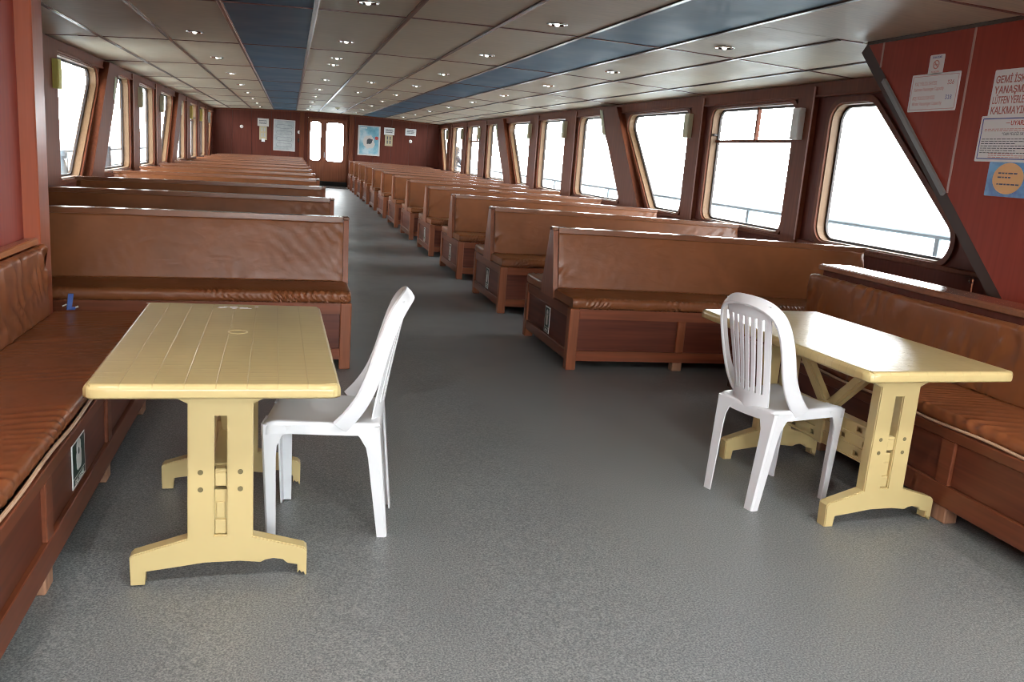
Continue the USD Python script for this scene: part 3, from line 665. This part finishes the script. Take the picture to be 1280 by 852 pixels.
sr, Br = side_bench('right', 2.735, 4.76, [.12, 1.04, 1.96, 2.88, 3.80, 4.70], 'brown side bench along the right wall behind the glossy table')
lg = xf('window_ledge', (-1.24, 4.885, .83+0*fz(-1.24)), label='orange varnished wooden ledge above the left side bench', cat='ledge')
part(lg, 'board', bx(-.028, .012, -6.1, -.0, -.028, .002, .005), M['ledge'])
part(lg, 'nosing', bx(.012, .034, -6.1, .01, -.030, .006, .006), M['ledge'])
lr = xf('backrest_ledge', (3.385, 4.78, fz(3.385)), label='varnished wooden ledge behind the right side bench, glowing white with window light', cat='ledge')
part(lr, 'board', bx(-.085, .13, -5.75, .0, .865, .892, .006), M['bench_rail'])
part(lr, 'nosing', bx(-.098, -.085, -5.75, -.0, .858, .888, .004), M['bench_rail'])
part(lr, 'upright_board', bx(-.07, .10, -5.75, -.02, .0, .865), M['laminate_dark'])
lr2 = xf('wall_hook', (WR, 5.347, .70), label='small chrome hook on the wall below the nearest right window', cat='hook')
part(lr2, 'plate', bx(-.006, 0, -.008, .008, -.06, .06, .002), M['chrome'])
part(lr2, 'hook', tube([(-.006, 0, .03), (-.03, 0, .03), (-.04, 0, .045), (-.035, 0, .06)], .005), M['chrome'], 40)

# ------------------------------------------------------------------ tables
def table(loc, rz, label):
    W, Ln, T = .70, 1.28, .042
    o = xf('plastic_table', loc, rz, label=label, cat='table', group=None)
    # tabletop: rounded slab with rolled edge
    P = rounded(sbox(-W/2, 0, W/2, Ln), .018, 5)
    rings = []
    for ins, z in ((.012, .676), (.0015, .680), (0, .686), (0, .703), (.003, .712), (.009, .718), (.017, .7205)):
        q = P.buffer(-ins, quad_segs=6); c = np.array(q.exterior.coords)[:-1]
        a = np.linspace(0, 1, 121)[:-1]; ln = q.exterior.length
        rings.append([[*q.exterior.interpolate(t, normalized=True).coords[0], z] for t in a])
    part(o, 'tabletop', loft(rings), M['cream_top'], 40)
    part(o, 'cap_ring', tomap(trimesh.creation.revolve(np.array([(.028, 0), (.030, .0015), (.034, .0015), (.036, 0), (.028, 0)]), sections=32), (1, 0, 0), (0, 1, 0), (0, 0, 1), (.03, Ln*.56, .7203)), M['cream'], 30)
    part(o, 'under_frame', cat([bx(-.28, -.265, .12, Ln-.12, .655, .678), bx(.265, .28, .12, Ln-.12, .655, .678)]), M['cream'])
    # trestles
    arm = [(-.27, 0), (-.228, 0), (-.228, .012), (-.224, .045), (-.13, .056), (-.05, .066), (.06, .066), (.125, .058), (.14, .066), (.165, .070), (.195, .064), (.21, .05), (.242, .043), (.243, .012), (.25, .022), (.256, .012), (.263, .016), (.268, .004), (.272, .0),
           (.272, .095), (.262, .105), (.100, .152), (.097, .60), (.185, .645), (.185, .66), (-.185, .66), (-.185, .645), (-.097, .60), (-.100, .152), (-.262, .105), (-.272, .095)]
    body = Polygon(arm).buffer(0).difference(sbox(-.019, .16, .019, .56))
    for i, y in enumerate((.24, Ln-.24)):
        lg = part(o, 'leg', cat([xz(body.buffer(-.003), y-.027, y+.027), xz(body, y-.022, y+.022)]), M['cream'], 25)
        part(lg, 'slot_block', cat([bx(-.018, .018, y-.020, y+.02, .325, .372, .003), bx(-.0185, .0185, y-.008, y+.012, .162, .31), bx(-.018, .018, y-.018, y+.02, .162, .21, .003), bx(-.013, .013, y-.014, y+.01, .215, .27, .002), bx(-.018, .018, y-.022, y+.02, .37, .384, .004)]), M['cream'])
        for sx in (-.06, .06):
            for z in (.318, .376):
                for e in (y-.0274, y+.0274):
                    part(lg, 'screw_hole', cyl((sx, e-.0008, z), (sx, e+.0008, z), .0085, 14), M['rope'], 30)
    # lower beam of three slotted boards, and two braces meeting on it
    ya, yb = .262, Ln-.262
    for x, z0, z1 in ((-.022, .255, .325), (.012, .30, .37), (-.022, .335-.0, .395)):
        pass
    bm = sbox(ya, .225, yb, .385)
    for k in range(5):
        c = ya+(yb-ya)*(k+.5)/5
        for zz in (.25, .305, .36):
            off = .05 if zz != .305 else 0
            bm = bm.difference(sbox(c-.018+off, zz-.011, c+.018+off, zz+.011))
    part(o, 'beam', yz(bm, -.024, -.012), M['cream'])
    part(o, 'beam', yz(bm, .012, .024), M['cream'])
    part(o, 'beam_web', cat([bx(-.028, .028, ya, yb, .379, .387, .002), bx(-.028, .028, ya, yb, .223, .231, .002), bx(-.03, -.024, ya, yb, .276, .284), bx(-.03, -.024, ya, yb, .328, .336), bx(.024, .03, ya, yb, .276, .284), bx(.024, .03, ya, yb, .328, .336)]), M['cream'])
    mid = Ln/2
    part(o, 'beam_clamp', bx(-.036, .036, mid-.03, mid+.03, .22, .42, .005), M['cream'])
    for t in (-1, 1):
        a = np.array([mid+t*.02, .40]); b = np.array([mid+t*.30, .672]); dd = (b-a)/np.linalg.norm(b-a); nn = np.array([-dd[1], dd[0]])*.026
        br = Polygon([a-nn, a+nn, b+nn, b-nn]).intersection(sbox(-9, 0, 9, .675))
        part(o, 'brace', cat([yz(br, -.015, .015), yz(Polygon([a-nn*.45, a+nn*.45, b+nn*.45, b-nn*.45]).intersection(sbox(-9, 0, 9, .675)), -.019, .019)]), M['cream'])
    return o
tl = table((-.191, 2.4636, fz(-.19)), .0153, 'yellow plastic trestle table beside the left side bench')
# worn white marks on the left table
g = random.Random(5); ms = []
for u, v, r in ((.02, 1.19, .016), (.035, 1.205, .010), (.065, 1.20, .018), (.068, 1.17, .010), (.105, 1.185, .02), (.13, 1.18, .006), (.155, 1.215, .008), (-.27, 1.24, .007)):
    a = np.linspace(0, 2*np.pi, 15)[:-1]; rad = [r*g.uniform(.7, 1.2) for _ in a]
    ms.append(tomap(extr(Polygon([(u+q*math.cos(t)*1.1, v+q*.8*math.sin(t)) for q, t in zip(rad, a)]), .0006), (1, 0, 0), (0, 1, 0), (0, 0, 1), (-.07, 0, .7202)))
part(tl, 'white_mark', cat(ms), M['paper'], label='worn white marks near the far end of the top')
table((2.450, 2.650, fz(2.44)), .045, 'yellow plastic trestle table with a glaring white top beside the right side bench')

# ------------------------------------------------------------------ chairs
def chair_meshes():
    """White stacking chair facing +x, origin on the floor under the seat."""
    out = []
    # seat: shallow dished plate with skirt
    fr, re = .21, -.205
    outl = rounded(Polygon([(re, -.165), (fr-.02, -.195), (fr, -.15), (fr, .15), (fr-.02, .195), (re, .165)]), .03, 6)
    gx = np.linspace(re, fr, 26); R = []
    N = 96
    ring = np.array([outl.exterior.interpolate(t, normalized=True).coords[0] for t in np.linspace(0, 1, N+1)[:-1]])
    c = np.array([0.0, 0.0])
    def zs(p):
        x, y = p[:, 0], p[:, 1]
        rr_ = np.clip(np.abs(y)/.19, 0, 1)
        return .440+.010*rr_**2-.012*np.exp(-((x+.04)/.13)**2)*(1-rr_**2)-.02*np.clip((x-.15)/.06, 0, 1)**2
    rings = []
    for k in (.02, .3, .6, .85, .97): p = c+(ring-c)*k; rings.append(np.column_stack([p, zs(p)]))
    p = ring; z = zs(p); rings.append(np.column_stack([p, z-.006]))
    rings.append(np.column_stack([c+(p-c)*1.012, z-.02])); rings.append(np.column_stack([c+(p-c)*1.012, z-.048])); rings.append(np.column_stack([c+(p-c)*.985, z-.048]))
    for k in (.97, .6, .02): q = c+(ring-c)*k; rings.append(np.column_stack([q, zs(q)-.010]))
    out.append(('seat', loft(rings)))
    # legs: tapering L sections whose tops flare into the skirt
    for sx, sy in ((1, -1), (1, 1), (-1, -1), (-1, 1)):
        lv = []
        for t in np.linspace(0, 1, 12):
            z = .432*(1-t)
            cx = (.206-.020*t) if sx > 0 else -(.206+.042*t)
            cy = sy*((.192-.012*t) if sx > 0 else (.176-.022*t))
            fl = max(0, 1-t/.24)**2
            w1 = .036+.016*(1-t)+.055*fl; w2 = .046+.018*(1-t)+.045*fl; th = .0065
            P = [(0, -.008*sy), (-sx*.008, 0), (-sx*w1, 0), (-sx*w1, -sy*th), (-sx*th*1.3, -sy*th*1.3), (-sx*th, -sy*w2), (0, -sy*w2)]
            lv.append([(cx+a, cy+b, z) for a, b in P])
        out.append(('leg', loft(lv)))
    def backx(z): t = (z-.43)/.45; return -.204-.078*max(t, 0)**1.25
    path = np.array([(-.068, -.185, .432), (-.108, -.186, .478), (-.152, -.185, .55), (-.190, -.188, .66), (-.220, -.184, .765), (-.248, -.160, .840), (-.276, -.090, .884), (-.286, 0, .894)])
    full = np.vstack([path, (path[::-1]*[1, -1, 1])[1:]])
    from scipy.interpolate import CubicSpline
    tt = np.r_[0, np.cumsum(np.linalg.norm(np.diff(full, axis=0), axis=1))]; cs = CubicSpline(tt, full)
    T = np.linspace(0, tt[-1], 81); C = cs(T); D = cs(T, 1); D /= np.linalg.norm(D, axis=1, keepdims=True)
    rings = []
    for i, (p, dd) in enumerate(zip(C, D)):
        u = abs(2*T[i]/tt[-1]-1)                         # 1 at the seat, 0 at the apex
        nrm_ = np.array([-.62, np.clip(p[1]/.15, -1, 1)*.85, .55*(1-u)])
        nrm_ -= dd*(nrm_@dd); nrm_ /= np.linalg.norm(nrm_); wd = np.cross(nrm_, dd)
        hw = .025+.008*u; th = .0055
        prof_ = [(-1.05, -.4), (-1.0, -1.5), (-.8, -1.2), (0, -.3), (.8, -1.2), (1.0, -1.5), (1.05, -.4), (.9, 1), (0, 1.7), (-.9, 1)]
        rings.append([p+wd*hw*a+nrm_*th*b for a, b in prof_])
    out.append(('back_frame', loft(rings)))
    def pt(u, z, off=0.0):
        t = (z-.43)/.45
        return (backx(z)+.030*(u*u)*(1-.5*t)+off, u*(.098+.030*t))
    def strip(u0, u1, z0, z1, nu, nz, th=.006):
        rings = []
        for z in np.linspace(z0, z1, nz):
            us = np.linspace(u0, u1, nu)
            rings.append([(*pt(u, z, th/2), z) for u in us]+[(*pt(u, z, -th/2), z) for u in us[::-1]])
        return loft(rings)
    out.append(('lower_band', strip(-1, 1, .415, .495, 14, 5)))
    n = 7; e = np.linspace(-1, 1, n+1)
    for i in range(n):
        w_ = (e[i+1]-e[i]); gap = .36*w_
        u0, u1 = e[i]+(gap/2 if i else 0), e[i+1]-(gap/2 if i < n-1 else 0)
        out.append(('slat', strip(u0, u1, .49, .825, 3, 9)))
    out.append(('upper_band', strip(-1, 1, .82, .885, 14, 4)))
    return out
cm = chair_meshes()
def chair(loc, rz, label):
    o = xf('plastic_chair', loc, rz, label=label, cat='chair')
    for nm, m in cm: part(o, nm, m, M['white'], 35)
    return o
chair((.150, 3.125, fz(.15)), math.radians(171), 'white plastic chair facing the left table, seen from the side')
chair((2.13, 3.235, fz(2.13)), math.radians(15), 'white plastic chair with a slatted back at the right table, seen from behind')

# ------------------------------------------------------------------ small things
bt = xf('blue_clip', (-1.10, 4.80, .455), .3, label='small blue plastic clip standing at the far end of the left side bench', cat='clip')
part(bt, 'body', cat([hull([(-.012, -.006, .0), (.012, -.006, .0), (-.012, .006, .0), (.012, .006, .0), (-.002, -.006, .085), (.024, -.006, .085), (-.002, .006, .085), (.024, .006, .085)]), bx(-.012, .03, -.008, .008, 0, .016, .003)]), M['blue'])
part(bt, 'spring', cat([cyl((.03, 0, .012), (.045, 0, .016), .007), cyl((-.03, 0, .02), (-.01, 0, .03), .004)]), M['metal'], 30)

# boxes at the tops of the windows
def lampbox(y, z0, z1, XW, s, m, label, lean=0.0, w=.14):
    o = xf('window_lamp_box', (XW-s*.055, y, z0), label=label, cat='box', group='boxes beside the windows')
    hgt = z1-z0
    P = [(a, b+lean*c/hgt, c) for a in (0, -s*.055) for b in (-w/2, w/2) for c in (0, hgt)]
    part(o, 'case', hull(P), m)
    part(o, 'lid', hull([(a, b+lean*c/hgt, c) for a in (-s*.055, -s*.062) for b in (-w/2+.012, w/2-.012) for c in (.015, hgt-.015)]), m)
    return o
for i, (y, a, b, ln, m) in enumerate([(7.90, 1.79, 2.10, 0, 'box_white'), (10.42, 1.82, 2.12, 0, 'box_cream'), (13.42, 1.87, 2.28, .25, 'box_cream'), (15.66, 1.83, 2.14, 0, 'box_cream'), (18.12, 1.83, 2.14, 0, 'box_cream'), (20.95, 1.85, 2.2, .22, 'box_cream'), (23.3, 1.83, 2.14, 0, 'box_cream'), (25.72, 1.83, 2.14, 0, 'box_cream'), (28.25, 1.83, 2.14, 0, 'box_cream')]):
    lampbox(y, a, b, WR, 1, M[m], ('pale grey box on the post beside the second right window' if i == 0 else f'{ords[i-1]} cream box on the window posts of the right wall'), ln)
for i, (y, a, b, ln, m) in enumerate([(10.30, 1.76, 2.06, 0, 'box_yellow'), (13.2, 1.77, 2.1, .2, 'box_cream'), (15.62, 1.76, 2.08, 0, 'box_cream'), (18.1, 1.76, 2.08, 0, 'box_cream'), (20.9, 1.78, 2.12, .2, 'box_cream'), (23.25, 1.76, 2.08, 0, 'box_yellow'), (25.7, 1.76, 2.08, 0, 'box_yellow'), (28.2, 1.76, 2.08, 0, 'box_white')]):
    lampbox(y, a, b, WL, -1, M[m], f'{ords[i]} {"yellow" if m == "box_yellow" else "white" if m == "box_white" else "cream"} box on the window posts of the left wall', ln)

# things on the far wall
def on_back(name, x0, x1, z0, z1, m, label, ctg, t=.012, r=.004):
    o = xf(name, (.5*(x0+x1), YB, z0), label=label, cat=ctg); w, h = x1-x0, z1-z0
    part(o, 'board', tomap(extr(rounded(sbox(-w/2, 0, w/2, h), r, 3), t), (1, 0, 0), (0, 0, 1), (0, -1, 0)), m)
    def put(nm, mesh, mm, u, v, ex=0.0): return part(o, nm, tomap(mesh, (1, 0, 0), (0, 0, 1), (0, -1, 0), (u-w/2, -t-ex, v)), mm)
    return o, w, h, put
o, w, h, put = on_back('plan_board', -.55, .15, 1.07, 2.08, M['paper2'], 'pale grey plan board left of the far door', 'board', t=.012)
put('sheet', extr(sbox(.025, .025, w-.025, h-.025), .002), M['plan'], 0, 0)
put('drawing', cat([extr(rounded(sbox(.1, h-.28-.2*i, w-.1, h-.16-.2*i), .05).difference(rounded(sbox(.106, h-.274-.2*i, w-.106, h-.166-.2*i), .045)), .001) for i in range(4)]), M['ink_dark'], 0, 0, .002)
o, w, h, put = on_back('blue_map_poster', 2.225, 2.975, 1.12, 2.115, M['paper2'], 'framed blue map poster right of the far door', 'poster', t=.012)
put('sheet', extr(sbox(.05, .04, w-.05, h-.03), .002), M['map_blue'], 0, 0)
gg = random.Random(3)
put('land', extr(Polygon([(w*.5+.21*math.cos(t)*gg.uniform(.75, 1.1), h*.45+.25*math.sin(t)*gg.uniform(.75, 1.1)) for t in np.linspace(0, 6.1, 16)]).buffer(0), .001), M['paper2'], 0, 0, .002)
put('marking', extr(affinity.rotate(Point(w*.52, h*.48).buffer(.09), 0).union(affinity.rotate(sbox(w*.3, h*.45, w*.78, h*.5), 38)).intersection(affinity.rotate(sbox(w*.36, h*.36, w*.68, h*.6), 38)), .001), M['cloth'], 0, 0, .003)
put('badge', extr(Point(w*.84, h*.6).buffer(.06), .001), M['ink_red'], 0, 0, .003)
put('title', lines([(h*.9, .2, 77)], .1, .03), M['paper'], 0, 0, .002)
o, w, h, put = on_back('white_notice', 3.10, 3.455, 1.86, 2.10, M['paper'], 'white notice above the beige notice right of the map poster', 'notice')
put('small_print', lines([(h*.68, .24, 50), (h*.5, .26, 51), (h*.3, .24, 52)], .05, .025), M['ink_dark'], 0, 0)
o, w, h, put = on_back('beige_notice', 3.14, 3.40, 1.49, 1.855, M['beige'], 'beige notice with four dark figures below the white notice', 'notice')
put('figure', cat([extr(Point(w*a, h*b).buffer(.022).union(sbox(w*a-.018, h*b-.09, w*a+.018, h*b)), .001) for a in (.32, .68) for b in (.82, .45)]), M['ink_dark'], 0, 0)
o, w, h, put = on_back('small_white_notice', 3.83, 4.20, 1.89, 2.12, M['paper'], 'separate white notice farthest right on the far wall', 'notice')
put('small_print', lines([(h*.68, .25, 60), (h*.5, .26, 61), (h*.32, .24, 62)], .05, .025), M['ink_dark'], 0, 0)
o, w, h, put = on_back('grey_notice', -1.06, -.70, 1.82, 2.07, M['paper2'], 'pale notice at the top of the far wall left of the plan board', 'notice')
put('small_print', lines([(h*.68, .25, 70), (h*.48, .26, 71), (h*.3, .24, 72)], .05, .02), M['ink_dark'], 0, 0)
o, w, h, put = on_back('hanging_leaflet', -1.0, -.76, 1.38, 1.815, M['beige'], 'narrow beige leaflet hanging below the pale notice left of the plan board', 'leaflet')
put('figure', cat([extr(sbox(w*a-.02, h*b-.12, w*a+.02, h*b), .001) for a in (.35, .7) for b in (.9, .5)]), M['plan'], 0, 0)
put('tag', extr(sbox(w*.3, -.06, w*.75, .04), .003), M['paper'], 0, 0)
def disc(x, z, label, r=.055):
    o = xf('white_button', (x, YB, z), label=label, cat='alarm', group='round white fittings on the far wall')
    part(o, 'body', tomap(trimesh.creation.revolve(np.array([(0, .035), (r*.6, .035), (r, .02), (r, 0), (0, 0)]), sections=20), (1, 0, 0), (0, 0, 1), (0, -1, 0)), M['paper'], 30)
    part(o, 'button', tomap(trimesh.creation.revolve(np.array([(0, .045), (r*.3, .044), (r*.35, .035), (0, .035)]), sections=14), (1, 0, 0), (0, 0, 1), (0, -1, 0)), M['ink_pale_red'], 30)
disc(-1.561, 1.756, 'round white fitting left of the pale notice on the far wall'); disc(.281, 1.72, 'round white fitting just left of the far door'); disc(1.985, 1.90, 'round white fitting just right of the far door'); disc(4.02, 1.70, 'round white fitting below the farthest right white notice')
for x, z, lb in ((.281, 1.45, 'left'), (1.985, 1.64, 'right')):
    o = xf('light_switch', (x, YB, z), label=f'small dark switch just {lb} of the far door under the round fitting', cat='switch')
    part(o, 'plate', bx(-.045, .045, -.02, 0, -.06, .06, .004), M['dark']); part(o, 'rocker', bx(-.02, .02, -.028, -.02, -.03, .03, .003), M['rubber'])

# ------------------------------------------------------------------ outside: decks, railings, sea
for side, XW, s in (('right', WR, 1), ('left', WL, -1)):
    dk = xf('outer_deck_'+side, (0, 0, 0), label=f'narrow painted outer deck beyond the {side} windows', cat='deck', kind='structure')
    part(dk, 'deck_plate', bx(XW+s*.12, XW+s*1.5, -6, 42, -.25, -.12), M['deck_paint'])
    part(dk, 'unseen_overhang', bx(XW+s*.12, XW+s*.95, -6, 42, 2.48, 2.60), M['deck_paint'])  # out of view, keeps high sky light off the window reveals and railing
    part(dk, 'kerb', bx(XW+s*1.40, XW+s*1.5, -6, 42, -.12, -.02), M['deck_paint'])
    xr = XW+s*1.30
    rl = xf('deck_railing', (xr, 0, -.12), label=f'pale painted railing of the outer deck beyond the {side} windows', cat='railing')
    for z, r in ((1.06, .026), (.72, .014), (.40, .014)): part(rl, 'rail', cyl((0, -5, z), (0, 41, z), r, 10), M['rail_paint'], 30)
    for k in range(24): part(rl, 'post', bx(-.014, .014, -4.03+1.885*k-.03, -4.03+1.885*k+.03, 0, 1.06), M['rail_paint'])
se = usdkit.mesh(stage, '/World/sea', trimesh.creation.box(bounds=[[-3000, -3000, -6.2], [3000, 3000, -6]]), M['sea'])
meta(se.GetPrim(), 'pale grey sea beyond the railings', 'sea', kind='structure')
# deck fittings glimpsed through the left windows
vt = xf('deck_ventilator', (-3.42, 14.75, -.12), label='pale grey cone-shaped deck ventilator outside the first left window', cat='ventilator')
part(vt, 'cone', trimesh.creation.revolve(np.array([(0, 0), (.22, 0), (.20, .35), (.09, .85), (.05, 1.0), (0, 1.0)]), sections=24), M['rail_paint'], 30)
part(vt, 'cap', trimesh.creation.revolve(np.array([(0, 1.0), (.07, 1.0), (.09, 1.04), (.06, 1.12), (0, 1.13)]), sections=20), M['rail_paint'], 30)
bo = xf('rope_post', (-3.35, 17.75, -.12), label='dark deck post hung with rope outside the second left window', cat='post')
part(bo, 'post', bx(-.09, .09, -.05, .05, 0, 1.18, .012), M['cloth'])
part(bo, 'rope', cat([tube([(.03*math.sin(a)-.09-.05*math.cos(a), .06, .85+.16*math.sin(a)-.03*k) for a in np.linspace(0, 2*np.pi, 24)], .012, 6) for k in range(4)]), M['rope'], 40)

# ------------------------------------------------------------------ person on the outer deck (far right, seen through the ninth window)
import manifold3d as mf
def bones(J, B, taper=.012):
    parts_ = []
    for a, b in B:
        (pa, ra), (pb, rb) = J[a], J[b]
        parts_.append(mf.Manifold.hull(mf.Manifold.compose([mf.Manifold.sphere(ra, 20).translate(list(pa)), mf.Manifold.sphere(rb, 20).translate(list(pb))])))
    m = parts_[0]
    for p in parts_[1:]: m = m+p
    m = m.refine_to_length(.05); me = m.to_mesh(); t = trimesh.Trimesh(me.vert_properties[:, :3], me.tri_verts)
    trimesh.smoothing.filter_taubin(t, iterations=12)
    return t
J = {'pel': ((0, 0, .95), .15), 'wai': ((.02, 0, 1.08), .135), 'che': ((.06, 0, 1.30), .155), 'sl': ((.07, .17, 1.40), .075), 'sr': ((.07, -.17, 1.40), .075), 'nk': ((.10, 0, 1.48), .06), 'hd': ((.13, 0, 1.60), .095), 'hd2': ((.14, 0, 1.66), .09),
     'el': ((.20, .24, 1.16), .052), 'er': ((.20, -.24, 1.16), .052), 'wl': ((.42, .20, 1.07), .036), 'wr': ((.42, -.20, 1.07), .036),
     'hl': ((0, .09, .90), .11), 'hr': ((0, -.09, .90), .11), 'kl': ((.04, .10, .50), .068), 'kr': ((-.05, -.10, .50), .068), 'al': ((-.02, .11, .09), .045), 'ar': ((-.10, -.11, .09), .045), 'tl': ((.14, .12, .04), .036), 'tr': ((.06, -.12, .04), .036)}
bd = [('pel', 'wai'), ('wai', 'che'), ('che', 'sl'), ('che', 'sr'), ('che', 'nk'), ('nk', 'hd'), ('hd', 'hd2'), ('sl', 'el'), ('sr', 'er'), ('el', 'wl'), ('er', 'wr'), ('pel', 'hl'), ('pel', 'hr'), ('hl', 'kl'), ('hr', 'kr'), ('kl', 'al'), ('kr', 'ar'), ('al', 'tl'), ('ar', 'tr')]
for sx, w_ in ((1, 'wl'), (-1, 'wr')):
    p = np.array(J[w_][0])
    J[w_+'p'] = (tuple(p+[.06, 0, -.01]), .030); bd.append((w_, w_+'p'))
    for q, (dy, ln) in enumerate(((-.027, .07), (-.009, .08), (.009, .075), (.027, .06))):
        J[f'{w_}f{q}'] = (tuple(p+[.07+ln*.6, dy, -.015]), .0095); J[f'{w_}g{q}'] = (tuple(p+[.07+ln, dy, -.05]), .0085)
        bd += [(w_+'p', f'{w_}f{q}'), (f'{w_}f{q}', f'{w_}g{q}')]
    J[w_+'t'] = (tuple(p+[.07, -sx*.05, -.02]), .01); bd.append((w_+'p', w_+'t'))
pe = xf('person', (5.60, 30.45, -.12), math.radians(20), label='person in dark grey clothes leaning on the outer deck railing beyond the far right windows', cat='person')
part(pe, 'body', bones(J, bd), M['cloth'], 60)
hd = trimesh.creation.icosphere(3, .1); hd.apply_scale([.95, .8, 1.15]); hd.apply_translation([.145, 0, 1.625])
face = cat([hd, tomap(trimesh.creation.icosphere(1, .018), (1, 0, 0), (0, .7, 0), (0, 0, 1.2), (.24, 0, 1.61)), trimesh.creation.icosphere(1, .02).apply_translation([.14, .085, 1.61]), trimesh.creation.icosphere(1, .02).apply_translation([.14, -.085, 1.61])])
part(pe, 'head', face, M['skin'], 60)
ha = trimesh.creation.icosphere(3, .108); ha.apply_scale([1, .84, 1.0]); ha.apply_translation([.118, 0, 1.665]); part(pe, 'hair', ha, M['hair'], 60)
